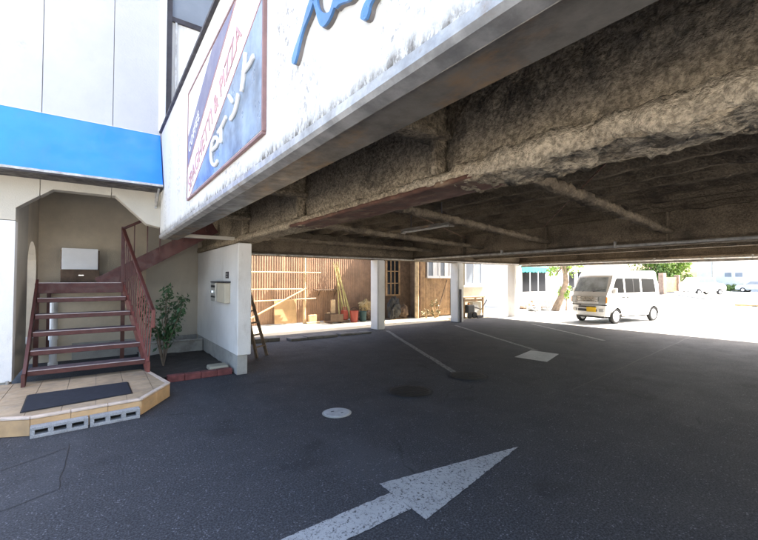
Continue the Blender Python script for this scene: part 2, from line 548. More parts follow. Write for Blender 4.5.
# ------------------------------------------------------------------ ground
g = poly_sheet([(-300, -300), (500, -300), (500, 400), (-300, 400)], 0).build('ground', M_asph)
struct(g)
st = poly_sheet([(13.55, -80), (240, -80), (240, 14.2), (40, 15.5), (14.8, 15.5), (13.55, 11.6)], 0.004).build('pavement', M_street)
struct(st)
st_bounce = poly_sheet([(-120, -90), (13.5, -90), (13.5, -8.5), (-3.2, -8.0), (-3.4, 40), (-120, 40)], 0.004).build('pavement', M_street)  # added pale sheet left and behind, bounces sunlight up under the deck
struct(st_bounce)
stp = poly_sheet([(2.6, 10.75), (13.6, 10.62), (14.75, 15.0), (2.6, 15.0)], 0.008).build('path', M_concpale)
struct(stp)
# older patch of darker asphalt, bottom left, and the trench joint crossing the lot


def ribbon_sheet(pts, w, z, name, material):
    L, Rr = [], []
    for i, p in enumerate(pts):
        p = Vector((p[0], p[1], 0))
        a = Vector((*pts[max(i - 1, 0)][:2], 0))
        b = Vector((*pts[min(i + 1, len(pts) - 1)][:2], 0))
        d = (b - a).normalized()
        n = Vector((-d.y, d.x, 0)) * w / 2
        L.append((p + n).to_2d())
        Rr.append((p - n).to_2d())
    return poly_sheet(L + Rr[::-1], z).build(name, material)


jp = []
for i in range(25):
    t = i / 24
    a, b = Vector((5.6, 2.92)), Vector((13.5, 3.66))
    q = a.lerp(b, t)
    jp.append((q.x, q.y + 0.03 * noise.noise(Vector((q.x * 1.3, 0, 0))) + 0.012 * noise.noise(Vector((q.x * 7, 3, 0)))))
struct(ribbon_sheet(jp, 0.022, 0.004, 'pavement_joint', M_iron))

for seg in (((-60, 496), (10, 468), (72, 446)), ((70, 444), (62, 474), (58, 492)), ((58, 490), (10, 508), (-50, 528))):
    w_ = [onz(*p) for p in seg]
    pts = []
    for i in range(len(w_) - 1):
        for k in range(10):
            q = w_[i].lerp(w_[i + 1], k / 10)
            pts.append((q.x + .025 * noise.noise(q * 5), q.y + .025 * noise.noise(q * 5 + Vector((7, 0, 0)))))
    struct(ribbon_sheet(pts, 0.006, 0.004, 'pavement_crack', M_iron))

# painted arrow, bay lines, white square
arrow = [onz(*p) for p in ((518, 447), (379, 484), (394, 496.5))]
a0 = onz(394, 496.5)
a1 = onz(407, 508)
dirv = Vector((a0.x - 1.07, a0.y - 2.22))
ar = thing('painted_arrow', 'large worn white arrow painted on the asphalt, pointing to the parking bays', 'road marking', (2.2, 2.2, 0))
tip, lw, rw = onz(518, 447), onz(379, 484), onz(426, 520)


def ragged(pts, amp=.005, step=.03):
    out = []
    for i in range(len(pts)):
        a, b = Vector(pts[i][:2]), Vector(pts[(i + 1) % len(pts)][:2])
        d = b - a
        n_ = max(1, int(d.length / step))
        nr = Vector((-d.y, d.x)).normalized()
        for k in range(n_):
            q_ = a + d * k / n_
            j = 0 if k == 0 else amp * (noise.noise(Vector((q_.x * 23, q_.y * 23, 1))) * 1.6 + random.uniform(-.4, .4))
            out.append(q_ + nr * j)
    return out


poly_sheet(ragged([tip, lw, rw]), 0.004).build('arrow_head', M_paint, ar)
ax = ((lw + rw) / 2 - tip).normalized()
perp = (rw - lw).normalized()
mid = (lw + rw) / 2
s0 = mid + ax * 0.002
q = [s0 - perp * 0.125, s0 + perp * 0.125, s0 + perp * 0.125 + ax * 1.6, s0 - perp * 0.125 + ax * 1.6]
poly_sheet(ragged(q), 0.004).build('arrow_shaft', M_paint, ar)
for (a, b, lab) in (((387, 330.7), (456, 373.5), 'worn white bay line running from the near square pillar to a dark manhole cover'),
                    ((455, 325.3), (537, 350.7), 'worn white bay line running up to the white painted square'),
                    ((532, 324.0), (604, 340.6), 'faint white bay line closest to the parked van')):
    A, Bv = onz(*a), onz(*b)
    n = 14
    pts = [(A.lerp(Bv, i / n).x + random.uniform(-.015, .015), A.lerp(Bv, i / n).y) for i in range(n + 1)]
    o = ribbon_sheet(pts, 0.11, 0.004, 'bay_line', M_paintline)
    tagp(o, lab, 'road marking', 'painted bay lines')
q = [onz(*p) for p in ((514.5, 357.3), (531, 350.6), (559, 354.3), (547, 362.2))]
o = poly_sheet([(p.x, p.y) for p in q], 0.008).build('painted_square', M_paintpatch)
tagp(o, 'white painted square on the asphalt at the end of a bay line', 'road marking')

# manhole covers
mh = thing('manhole_cover', 'small round pale grey manhole cover in front of the ladder and pillars', 'manhole', (2.35, 4.09, 0))
MB().lathe([(0.155, 0.002), (0.155, 0.012), (0.148, 0.015)], 2.35, 4.09, 40).build('lid', M_lid, mh)
MB().lathe([(0.175, 0.001), (0.175, 0.007), (0.159, 0.008)], 2.35, 4.09, 40).build('rim', M_conc, mh)
B(2.29, 2.33, 4.12, 4.135, 0.0155, 0.0175).build('key_slot', M_iron, mh)
B(2.37, 2.40, 4.02, 4.035, 0.0155, 0.0175).build('key_slot', M_iron, mh)
for (u, v, r, lab) in ((410, 391.5, 0.30, 'dark iron manhole cover, the nearer of the two beside the bay line'), (468, 376, 0.30, 'dark iron manhole cover at the end of the first bay line')):
    c = onz(u, v)
    mh = thing('manhole_cover', lab, 'manhole', (c.x, c.y, 0), group='dark manhole covers')
    MB().lathe([(r, 0.002), (r, 0.010), (r - .01, 0.012)], c.x, c.y, 40).build('lid', M_iron, mh)
    MB().lathe([(r + .035, 0.001), (r + .035, 0.005), (r + .004, 0.006)], c.x, c.y, 40).build('rim', M_patch, mh)
    for k in range(-3, 4):
        L = math.sqrt(max(0, (r - .04) ** 2 - (k * .07) ** 2))
        if L > .05:
            B(c.x - L, c.x + L, c.y + k * .07 - .012, c.y + k * .07 + .012, .0122, .016).build('rib', M_iron, mh)

# ------------------------------------------------------------------ parking deck
deck = thing('parking_deck', 'raised parking deck with white parapet and dark sprayed steel underside', 'building', (8, 2, 0))
Y0, Y1 = -6.0, 7.2
XE, YB = 15.45, 10.45
wallp = B(0.81, 1.0, Y0, Y1, 2.31, 4.0).build('parapet_wall', M_fascia, deck)
B(0.775, 1.03, Y0, Y1 - 0.02, 4.0, 4.035).build('coping', M_darkmetal, deck)
MB().prism([(0.796, 2.325), (0.796, 2.287), (0.812, 2.270), (0.868, 2.258), (0.878, 2.262), (0.878, 2.309), (0.806, 2.309), (0.806, 2.325)], 'y', Y0, Y1 - 0.01).build('drip_edge', M_galv, deck)
B(0.879, 1.07, Y0, Y1 - 0.02, 2.266, 2.30).build('soffit', M_soffit, deck)
B(1.04, 1.068, Y0, Y1 - 0.03, 2.301, 2.96).build('downstand', M_soffit, deck)
B(1.0, XE, Y0, YB, 3.03, 3.25).build('slab', M_conc, deck)
B(XE - .1, XE + .05, Y0, YB, 2.62, 3.8).build('parapet_wall', M_fascia, deck)
B(1.9, XE - .12, YB - .12, YB, 2.62, 3.5).build('parapet_wall', M_fascia, deck)


def displaced_grid(xs, ys, zf):
    nx, ny = len(xs), len(ys)
    vs = [(x, y, zf(x, y)) for y in ys for x in xs]
    fs = [(j * nx + i, j * nx + i + 1, (j + 1) * nx + i + 1, (j + 1) * nx + i) for j in range(ny - 1) for i in range(nx - 1)]
    return MB().add(vs, fs)


def frange(a, b, s):
    n = max(1, int(round((b - a) / s)))
    return [a + (b - a) * i / n for i in range(n + 1)]


def ceil_z(x, y):
    t = (x / 0.62) % 1.0
    rib = 1.0 if 0.12 < t < 0.38 else 0.0
    return 2.985 - 0.075 * rib + 0.03 * fnoise((x, y, 0), 2.6) + 0.012 * fnoise((x, y, 5), 11)


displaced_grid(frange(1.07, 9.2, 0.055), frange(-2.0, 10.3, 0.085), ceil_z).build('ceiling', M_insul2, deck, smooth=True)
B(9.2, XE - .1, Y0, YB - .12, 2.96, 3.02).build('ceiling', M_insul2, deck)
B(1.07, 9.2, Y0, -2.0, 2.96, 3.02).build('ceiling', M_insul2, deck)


def sweep(section, A, Bv, ny, amp, sc, seed=0.0, closed=True, varf=None, extra=None):
    """section: (side, z) points round the beam; swept from A to Bv with lumpy displacement"""
    A, Bv = Vector((A[0], A[1], 0)), Vector((Bv[0], Bv[1], 0))
    d = (Bv - A).normalized()
    side = Vector((d.y, -d.x, 0))
    # resample
    pts = []
    n = len(section)
    for i in range(n if closed else n - 1):
        p, q = Vector(section[i]), Vector(section[(i + 1) % n])
        k = max(1, int((q - p).length / 0.035))
        for j in range(k):
            pts.append(p.lerp(q, j / k))
    cen = sum(pts, Vector((0, 0))) / len(pts)
    ys = ny if isinstance(ny, list) else [i / ny for i in range(ny + 1)]
    vs, fs = [], []
    k = len(pts)
    for t in ys:
        base = A.lerp(Bv, t)
        for i, p in enumerate(pts):
            nrm = Vector(((pts[(i + 1) % k] - pts[i - 1]).y, -(pts[(i + 1) % k] - pts[i - 1]).x))
            nrm = nrm.normalized() if nrm.length > 0 else Vector((0, 0))
            if nrm.dot(p - cen) < 0 and False:
                nrm = -nrm
            w = base + side * p.x + Vector((0, 0, p.y))
            aa = amp(w) if callable(amp) else amp
            dd = aa * (fnoise(w + Vector((seed, seed, seed)), sc) + 0.5 * fnoise(w + Vector((seed, 3, 0)), sc * 3.1))
            w = w + side * nrm.x * dd + Vector((0, 0, nrm.y * dd))
            if extra:
                w = extra(w, p)
            vs.append(w)
    for j in range(len(ys) - 1):
        for i in range(k):
            i2 = (i + 1) % k
            fs.append((j * k + i, j * k + i2, (j + 1) * k + i2, (j + 1) * k + i))
    fs.append(list(range(k)))
    fs.append([(len(ys) - 1) * k + i for i in range(k)][::-1])
    return MB().add(vs, fs)


def ibeam(bw, fw, z0, z1, ft):
    """I section incl. sprayed coat, listed round"""
    return [(-fw / 2, z0), (fw / 2, z0), (fw / 2, z0 + ft), (bw / 2, z0 + ft + .03), (bw / 2, z1), (-bw / 2, z1), (-bw / 2, z0 + ft + .03), (-fw / 2, z0 + ft)]


# main girder next to the parapet: coat intact, except a stripped rusty stretch of the lower flange
gy = frange(-3.0, 5.0, 0.032) + frange(5.05, 10.2, 0.09)
gys = [(y + 3.0) / 13.2 for y in gy]
STR0, STR1 = 1.86, 4.15


def girder_extra(w, p):
    if p.y < 2.37:      # flange zone
        if w.y < STR0:
            k = min(1, (STR0 - w.y) / 0.12)
            lump = 0.022 * fnoise((w.x, w.y, w.z), 7.5) + 0.02 * fnoise((w.x + 9, w.y, w.z), 2.2)
            w = Vector((w.x + k * (0.02 if p.x > 0 else -0.02), w.y, w.z - k * max(-.01, 0.012 + lump if p.y < 2.27 else lump * .5)))
        elif w.y < STR1:
            w = Vector((2.06 + (w.x - 2.06) * 0.86, w.y, max(w.z, 2.272)))
    return w


girder = sweep(ibeam(0.14, 0.33, 2.25, 2.99, 0.085), (2.09, -3.0), (2.06, 10.2), gys, 0.022, 9.0, 0.0, extra=girder_extra).build(
    'girder', M_insul, deck, smooth=True, label='long steel girder with pale lumpy insulation and a rusty flange')
sweep([(-.175, 2.245), (.175, 2.245), (.175, 2.272), (-.175, 2.272)], (2.06, STR0 - .25), (2.06, STR1 + .3), 90, .009, 6, 8).build('rusty_flange', M_rust, girder, smooth=True)
# loose pale coat hanging on the flange
lump_sec = [(-.185, 2.235), (.185, 2.235), (.19, 2.30), (.17, 2.36), (-.17, 2.375), (-.195, 2.31)]


def lump_extra(w, p):
    e = min(1.0, max(0.0, (2.35 - w.y) / 1.1)) + .15 * noise.noise(w * 5)
    return Vector((2.06 + (w.x - 2.06) * (0.84 + .16 * e), w.y, 2.315 + (w.z - 2.315) * (0.35 + .65 * e)))


sweep(lump_sec, (2.06, -2.5), (2.06, 2.35), 190, 0.034, 5.5, 4.0, extra=lump_extra).build('loose_coat', M_lump, girder, smooth=True)
for y in (1.95, 4.25, 6.4):
    sweep([(-.03, 2.34), (.03, 2.34), (.03, 2.95), (-.03, 2.95)], (1.88, y), (1.99, y), 4, .010, 9, y).build('stiffener', M_insul, girder, smooth=True)
# short beams between parapet and girder
for y in (-0.4, 1.95, 4.25, 6.35):
    sweep(ibeam(0.05, 0.17, 2.58, 2.98, 0.045), (1.07, y), (1.99, y), 40, 0.008, 8, 2.0).build('short_beam', M_insul, deck, smooth=True)
# second girder and end girder
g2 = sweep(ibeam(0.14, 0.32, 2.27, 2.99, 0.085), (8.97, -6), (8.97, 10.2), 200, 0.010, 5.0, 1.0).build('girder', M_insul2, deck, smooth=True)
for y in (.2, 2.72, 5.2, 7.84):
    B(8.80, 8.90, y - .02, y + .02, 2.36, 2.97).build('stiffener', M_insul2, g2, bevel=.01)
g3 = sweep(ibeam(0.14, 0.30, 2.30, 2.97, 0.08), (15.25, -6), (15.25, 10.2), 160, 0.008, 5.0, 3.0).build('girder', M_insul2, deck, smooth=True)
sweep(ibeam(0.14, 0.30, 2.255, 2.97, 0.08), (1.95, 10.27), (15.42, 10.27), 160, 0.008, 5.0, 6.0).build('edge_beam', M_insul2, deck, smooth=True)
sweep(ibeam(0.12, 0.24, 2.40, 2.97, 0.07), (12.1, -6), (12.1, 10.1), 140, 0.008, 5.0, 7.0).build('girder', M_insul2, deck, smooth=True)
# secondary beams from girder to girder
for i, (A, Bv) in enumerate((((2.14, 3.62), (8.88, 5.2)), ((2.14, 1.86), (8.88, 2.72)), ((2.14, 5.66), (8.88, 7.2)), ((2.14, -.2), (8.88, .2)), ((2.14, 8.1), (8.88, 8.9)))):
    sweep([(-.05, 2.48), (.05, 2.48), (.085, 2.52), (.075, 2.57), (-.075, 2.57), (-.085, 2.52)], A, Bv, 170, 0.028, 8.0, 10 + i).build('cross_beam', M_insul2, deck, smooth=True)
for a, b in (((3.2, 1.2, 2.66), (7.4, 4.4, 2.70)), ((4.4, 4.9, 2.68), (7.9, 6.9, 2.7))):
    MB().tube([a, b], 0.009, 6).build('brace_rod', M_rust, deck)
# conduits under the deck
B(15.28, 15.42, -5.9, 10.2, 2.17, 2.29).build('gutter', M_soffit, deck)
pipe = MB().tube([(15.02, -5, 2.27), (15.02, 10.05, 2.27)], 0.03, 8).build('conduit', M_galv, deck)
for y in (-2, .2, 2.6, 5.0, 7.4, 9.6):
    B(14.975, 15.065, y - .015, y + .015, 2.235, 2.33).build('clip', M_galv, pipe)
pipe = MB().tube([(8.72, -5, 2.30), (8.72, 9.9, 2.30)], 0.028, 8).build('conduit', M_galv, deck)
for y in (.8, 3.6, 6.4):
    B(8.68, 8.76, y - .014, y + .014, 2.27, 2.40).build('clip', M_galv, pipe)
MB().tube([(2.0, 10.05, 2.285), (14.9, 10.05, 2.285)], 0.022, 8).build('conduit', M_galv, deck)
# light lintel strip between the parapet end and the partition wall
B(1.0, 2.12, 6.86, 6.96, 2.292, 2.345).build('lintel', M_cream, deck)
# pillars (white, plaster broken away at the corner)
for i, u in enumerate((377, 457.5, 514.5)):
    x0 = ony(u, 300, 10.1).x
    poly = [(x0, 10.08), (x0 + .28, 10.08), (x0 + .28, 10.46), (x0, 10.46)]
    pl = MB().prism(poly, 'z', 0, 2.25).build('pillar', M_stucco, deck, bevel=.018, seg=2)
    # broken skin on one edge
    pts = []
    nn = 12
    for k in range(nn + 1):
        z = 0.02 + 2.2 * k / nn
        pts.append((x0 + .05 + .035 * noise.noise(Vector((i * 5, 0, z * 2.3))), z))
    pts += [(x0 + .283, 2.22), (x0 + .283, 0.02)]
    MB().prism(pts, 'y', 10.062, 10.079).build('plaster_skin', M_stucco, pl)
    if i == 1:
        B(x0 + .05, x0 + .10, 9.98, 10.05, 0, 1.25).build('corner_guard', M_darkmetal, pl)
# added unseen blocks over the deck, shaped to shade tower wall and back strip
up = B(1.95, XE - .2, Y0 + .2, 7.15, 3.25, 9.6).build('shade_block', M_panel, deck)
B(1.9, XE - .05, Y0 + .05, 7.3, 9.6, 9.8).build('shade_block_cap', M_conc, up)

B(3.05, XE - .2, 7.152, 10.2, 3.25, 7.79).build('shade_block', M_panel, deck)

# fluorescent batten under the ceiling
fb = thing('ceiling_light', 'slim unlit fluorescent batten fixed under the dark deck ceiling', 'light fitting', (4.75, 5.1, 2.5))
B(4.71, 4.79, 4.45, 5.75, 2.535, 2.58).build('housing', M_soffit, fb, bevel=.008)
MB().tube([(4.72, 4.5, 2.515), (4.72, 5.7, 2.515)], 0.013, 10).build('tube', M_galv, fb)
MB().tube([(4.78, 4.5, 2.515), (4.78, 5.7, 2.515)], 0.013, 10).build('tube', M_galv, fb)
for y in (4.47, 5.73):
    B(4.70, 4.80, y - .015, y + .015, 2.49, 2.534).build('holder', M_soffit, fb)
for y in (4.7, 5.5):
    MB().tube([(4.75, y, 2.58), (4.75, y, 2.93)], 0.01, 6).build('rod', M_darkmetal, fb)

# ------------------------------------------------------------------ signs on the parapet
sign = thing('sign_board', 'framed rectangular sign with diagonal violet, red-lettered and blue bands on parapet', 'sign', (0.80, 3.57, 2.5))
XS = 0.790


def pl(u, v, x=XS):
    p = onx(u, v, x)
    return (p.y, p.z)


yl, zb = pl(187.3, 198)
yr = pl(262, 139)[0]
zb = 2.50
zt = pl(187.3, 98)[1]
B(XS + .002, 0.808, yr, yl, zb, zt).build('board', M_signwhite, sign)


def lerp2(a, b, t):
    return (a[0] + (b[0] - a[0]) * t, a[1] + (b[1] - a[1]) * t)


v_low0 = pl(187.3, 168.5)
v_low1 = pl(220.7, 52)
sl_low = (v_low1[1] - v_low0[1]) / (v_low1[0] - v_low0[0])
v_up0 = pl(187.3, 141)
v_up1 = pl(213, 46)
sl_up = (v_up1[1] - v_up0[1]) / (v_up1[0] - v_up0[0])
b0 = pl(194.8, 185)
b1 = pl(259.6, 7)
sl_b = (b1[1] - b0[1]) / (b1[0] - b0[0])


def line_y(p, s, z):
    return p[0] + (z - p[1]) / s


def line_z(p, s, y):
    return p[1] + (y - p[0]) * s


e = .012
zt2 = zt - e
viol = [(yl - e, line_z(v_low0, sl_low, yl - e)), (line_y(v_low0, sl_low, zt2), zt2), (line_y(v_up0, sl_up, zt2), zt2), (yl - e, line_z(v_up0, sl_up, yl - e))]
MB().prism(viol, 'x', XS - .002, XS + .0015).build('violet_band', M_violet, sign)
zr = line_z(b0, sl_b, yr + e)
bl = [(line_y(b0, sl_b, zb + e), zb + e), (yr + e, zb + e)] + ([(yr + e, zr)] if zr < zt2 else [(yr + e, zt2), (line_y(b0, sl_b, zt2), zt2)])
MB().prism(bl, 'x', XS - .002, XS + .0015).build('blue_field', M_signblue, sign)
# thin red rules on both sides of the lettering band
for p0, s, off in ((v_low0, sl_low, -.02), (b0, sl_b, .02)):
    ya, yb = yl - e, yr + e
    pts = []
    za, zbb = line_z(p0, s, ya) + off, line_z(p0, s, yb) + off
    if za < zb + e:
        ya, za = line_y((p0[0], p0[1] + off), s, zb + e), zb + e
    if zbb > zt2:
        yb, zbb = line_y((p0[0], p0[1] + off), s, zt2), zt2
    MB().bar((XS - .001, ya, za), (XS - .001, yb, zbb), .012, .004, up=(1, 0, 0)).build('red_rule', M_signred, sign)
for (a, b, c, d) in ((yr - .012, yl + .012, zb - .018, zb), (yr - .012, yl + .012, zt, zt + .018)):
    B(XS - .006, .809, a, b, c, d).build('frame', M_signframe, sign)
for (a, b) in ((yr - .018, yr), (yl, yl + .018)):
    B(XS - .005, .809, a, b, zb - .001, zt + .001).build('frame', M_signframe, sign)


def text(body, size, origin, direction, material, parent, x, depth=.004, name='lettering', spacing=1.0, squash=1.0):
    cu = bpy.data.curves.new(name, 'FONT')
    cu.body = body
    cu.size = size
    cu.extrude = depth
    cu.space_character = spacing
    to = bpy.data.objects.new('tmp', cu)
    COL.objects.link(to)
    dg = bpy.context.evaluated_depsgraph_get()
    me = bpy.data.meshes.new_from_object(to.evaluated_get(dg))
    bpy.data.objects.remove(to)
    d = Vector((0, direction[0], direction[1])).normalized()
    nrm = Vector((-1, 0, 0))
    upv = nrm.cross(d).normalized()
    mm = Matrix((d * squash, upv, nrm)).transposed().to_4x4()
    mm.translation = Vector((x, origin[0], origin[1]))
    me.transform(ROOTLOC[parent].inverted() @ mm)
    o = bpy.data.objects.new(name, me)
    COL.objects.link(o)
    o.parent = parent
    me.materials.append(material)
    w = max(v.co.length for v in me.vertices)
    return o


band_dir = (-1, -sl_low)
o1 = (yl - .10, line_z(v_low0, sl_low, yl - .10) - .27)
text('SPAGHETTI & PIZZA', .245, (yl - .10, line_z(b0, sl_b, yl - .10) + .085), (-1, -(sl_low + sl_b) / 2), M_signred, sign, XS - .001, .003, 'red_lettering', 1.0, .93)
text('COFFEE', .15, (yl - .10, line_z(v_low0, sl_low, yl - .10) + .075), (-1, -sl_low), M_signwhite, sign, XS - .003, .002, 'white_lettering', 1.1)


def strokes(px, r, x, name, material, parent, flat=1.0, n=8):
    mb = MB()
    for ln in px:
        pts = [onx(u, v, x) for u, v in ln]
        # smooth
        fine = []
        for i in range(len(pts) - 1):
            for k in range(4):
                t = k / 4
                p0, p1, p2, p3 = pts[max(i - 1, 0)], pts[i], pts[i + 1], pts[min(i + 2, len(pts) - 1)]
                fine.append(0.5 * ((2 * p1) + (p2 - p0) * t + (2 * p0 - 5 * p1 + 4 * p2 - p3) * t * t + (3 * p1 - p0 - 3 * p2 + p3) * t ** 3))
        fine.append(pts[-1])
        mb.tube(fine, r, n)
    o = mb.build(name, material, parent, smooth=True)
    return o


KANA = [[[(212.5, 150), (216.5, 146.5), (218.5, 141), (216, 137.5), (213, 142), (211.5, 152), (212, 162), (215, 165.5), (218, 161)]],
        [[(226.5, 117), (223, 125), (218.5, 133)], [(221.8, 127), (221.5, 143)]],
        [[(229.5, 96), (233, 102)], [(231, 119.5), (235.5, 111), (239, 94)]],
        [[(246, 53), (244.5, 72), (242, 92)], [(244, 72), (249, 66), (254, 56)]]]
for ch in KANA:
    strokes(ch, .017, XS - .010, 'raised_character', M_letter, sign)

brush = thing('brush_lettering', 'large raised light blue brush script letters on the white parapet', 'sign', (0.80, 1.5, 2.6))
BR = [[[(296, 65), (300, 50), (306, 30), (312, 12), (319, -8), (328, -34), (338, -60)]],
      [[(321, -26), (318.5, -4), (321, 12), (326.5, 21.5), (333, 17), (337.5, 6), (342, 2), (348, 1), (355, -6), (364, -22)]],
      [[(367, 22), (371, 8), (378, -4), (388, -22), (402, -44)]]]


def ribbon_letter(lines, w, xa, xb, name, material, parent):
    mb = MB()
    for ln in lines:
        pts = [onx(u, v, .8) for u, v in ln]
        fine = []
        for i in range(len(pts) - 1):
            for k in range(6):
                t = k / 6
                p0, p1, p2, p3 = pts[max(i - 1, 0)], pts[i], pts[i + 1], pts[min(i + 2, len(pts) - 1)]
                fine.append(0.5 * ((2 * p1) + (p2 - p0) * t + (2 * p0 - 5 * p1 + 4 * p2 - p3) * t * t + (3 * p1 - p0 - 3 * p2 + p3) * t ** 3))
        fine.append(pts[-1])
        n = len(fine)
        vs = []
        for i, p in enumerate(fine):
            d = (fine[min(i + 1, n - 1)] - fine[max(i - 1, 0)])
            d = Vector((0, d.y, d.z)).normalized()
            s = Vector((0, -d.z, d.y)) * (w / 2) * (0.85 + 0.3 * math.sin(i * .42)) * (0.5 if i == 0 else 1)
            for xx, sg in ((xa, 1), (xa, -1), (xb, -1), (xb, 1)):
                q = p + s * sg
                vs.append((xx, q.y, q.z))
        fs = [(0, 1, 2, 3), tuple((n - 1) * 4 + k for k in (3, 2, 1, 0))]
        for i in range(n - 1):
            for k in range(4):
                fs.append((i * 4 + k, i * 4 + (k + 1) % 4, (i + 1) * 4 + (k + 1) % 4, (i + 1) * 4 + k))
        mb.add(vs, fs)
    return mb.build(name, material, parent)


for ch in BR:
    lt = ribbon_letter(ch, .046, .780, .792, 'letter_face', M_letterblue, brush)
    ribbon_letter(ch, .052, .7925, .811, 'letter_body', M_letterside, lt)

# ------------------------------------------------------------------ entrance tower
tower = thing('entrance_tower', 'white panelled stair tower with octagonal doorway and blue awning', 'building', (0, 7.2, 0))
YW = 7.2
seams = [-3.2, -2.34, -1.51, -.68, .15, .81]
G = .004
for a, b in zip(seams[:-1], seams[1:]):
    B(a + G, b - G, YW, YW + .04, 3.5, 7.2).build('panel', M_panel, tower, bevel=.003)
B(-3.2, .80, YW + .04, YW + .2, 2.95, 7.2).build('wall_core', M_joint, tower)
low = [
    [(-.93, 2.59), (-.93, 3.496), (-.68 - G, 3.496), (-.68 - G, 2.79)],
    [(-.68 + G, 2.79), (-.54, 2.9), (.15 - G, 2.9), (.15 - G, 3.496), (-.68 + G, 3.496)],
    [(.15 + G, 2.9), (.2, 2.9), (.62, 2.50), (.81, 2.46), (.81, 3.496), (.15 + G, 3.496)]]
for p in low:
    MB().prism(p, 'y', YW, YW + .2).build('panel', M_cream, tower, bevel=.003)
for a, b in ((-3.2, -2.34), (-2.34, -1.51), (-1.51, -.93)):
    B(a + G, b - (G if b < -1 else -.004), YW, YW + .2, 2.42, 3.496).build('panel', M_cream, tower, bevel=.003)
    B(a + G, b - (G if b < -1 else -.004), YW - .006, YW + .2, .22, 2.412).build('panel', M_stucco, tower, bevel=.003)
B(-3.2, -.95, YW + .02, YW + .19, 0, .215).build('plinth', M_conc, tower)
MB().tube([(-.965, YW - .03, .02), (-.965, YW - .03, .24)], .018, 8).build('drain_stub', M_galv, tower)
# corner trim and window above the parapet
B(.765, .865, YW - .03, YW + .2, 4.036, 7.2).build('corner_trim', M_white, tower, bevel=.01)
B(1.02, 3.0, YW + .04, YW + .2, 3.26, 4.3).build('wall_core', M_panel, tower)
B(2.35, 3.0, YW + .04, YW + .2, 4.3, 7.2).build('wall_core', M_panel, tower)
B(.866, 2.35, YW + .04, YW + .2, 6.75, 7.2).build('wall_core', M_panel, tower)
win = B(.872, .95, YW + .02, YW + .14, 4.05, 6.75).build('window_frame', M_darkmetal, tower)
B(.951, 2.35, YW + .09, YW + .11, 4.05, 5.98).build('window_blind', M_stucco, win)
B(.951, 2.35, YW + .05, YW + .12, 5.98, 6.06).build('transom', M_darkmetal, win)
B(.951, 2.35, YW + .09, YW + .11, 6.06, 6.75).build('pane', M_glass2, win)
B(1.0, 1.03, YW + .055, YW + .08, 4.05, 5.98).build('mullion', M_galv, win)
# blue awning, its edge and side bracket
aw = MB().prism([(YW - .002, 3.97), (YW - .42, 3.075), (YW - .42, 3.055), (YW - .002, 3.10)], 'x', -3.2, .79).build('awning', M_blue, tower)
B(-3.2, .795, YW - .435, YW - .421, 3.04, 3.072).build('awning_edge', M_galv, aw)
B(-3.2, .79, YW - .42, YW - .003, 3.02, 3.054).build('awning_underside', M_darkmetal, aw)
B(-3.2, .79, YW - .006, YW - .003, 3.972, 3.98).build('flashing', M_frame, aw)
for x in (.74, -2.9):
    MB().bar((x, YW - .40, 3.005), (x, YW - .02, 2.80), .025, .025).build('bracket', M_galv, aw)
    B(x - .015, x + .015, YW - .03, YW - .001, 2.76, 3.02).build('bracket_plate', M_galv, aw)
# stairwell interior: back wall, arched opening in the side wall
B(-1.07, 2.1, 9.9, 10.05, 0, 7.0).build('back_wall', M_taupe, tower)
B(.86, 1.895, 9.885, 9.899, .34, 2.9).build('plaster_face', M_cream, tower)
B(-.40, 1.895, 9.86, 9.899, 0, .335).build('skirting', M_conc, tower)
ya, yb, zs, zp = 8.52, 9.62, 1.85, 2.28
side = [(YW + .2, 0), (ya, 0), (ya, zs)]
arch = [(ya, zs)]
for k in range(1, 12):
    a = math.pi * (1 - k / 12)
    arch.append(((ya + yb) / 2 + (yb - ya) / 2 * math.cos(a), zs + (zp - zs) * math.sin(a)))
arch.append((yb, zs))
MB().prism([(YW + .2, .2), (ya, .2), (ya, zs), (ya, 5.0), (YW + .2, 5.0)], 'x', -1.07, -.94).build('side_wall', M_cream, tower)
MB().prism([(yb, .2), (9.9, .2), (9.9, 5.0), (yb, 5.0), (yb, zs)], 'x', -1.07, -.94).build('side_wall', M_taupe, tower)
MB().prism(arch + [(yb, 5.0), (ya, 5.0)], 'x', -1.07, -.94).build('side_wall', M_taupe, tower)
B(-1.07, -.94, ya, yb, .2, .55).build('side_wall', M_cream, tower)
B(-1.06, 2.1, YW + .2, 9.9, 4.9, 5.05).build('stairwell_ceiling', M_taupe, tower)
# partition wall under the deck
part = thing('partition_wall', 'freestanding white plastered wall with grey plinth beside the plant bed', 'wall', (2.0, 8.2, 0))
B(1.90, 2.13, 6.64, 9.88, .33, 2.228).build('plaster', M_stucco, part, bevel=.012)
B(1.915, 2.09, 6.70, 9.87, 0, .328).build('plinth', M_conc, part, bevel=.006)

# letterbox and number plate
lb = thing('letterbox', 'steel letterbox with beige front mounted on the white partition wall', 'letterbox', (1.86, 7.5, 1.17))
B(1.80, 1.898, 7.08, 7.62, 1.19, 1.545).build('body', M_beigebox, lb, bevel=.006)
B(1.775, 1.898, 7.63, 7.98, 1.20, 1.55).build('door', M_metalbox, lb, bevel=.006)
B(1.77, 1.898, 7.06, 8.0, 1.551, 1.575).build('hood', M_darkmetal, lb)
B(1.766, 1.774, 7.66, 7.95, 1.46, 1.50).build('slot', M_black, lb)
B(1.766, 1.774, 7.66, 7.95, 1.27, 1.30).build('slot', M_black, lb)
MB().lathe([(.035, 1.36), (.03, 1.40)], 1.765, 7.8, 12).build('knob', M_chrome, lb)
npz = thing('number_plaque', 'small dark square plaque above the letterbox on the white wall', 'plaque', (1.89, 7.28, 1.65))
B(1.885, 1.899, 7.19, 7.36, 1.63, 1.75).build('plate', M_darkmetal, npz, bevel=.002)
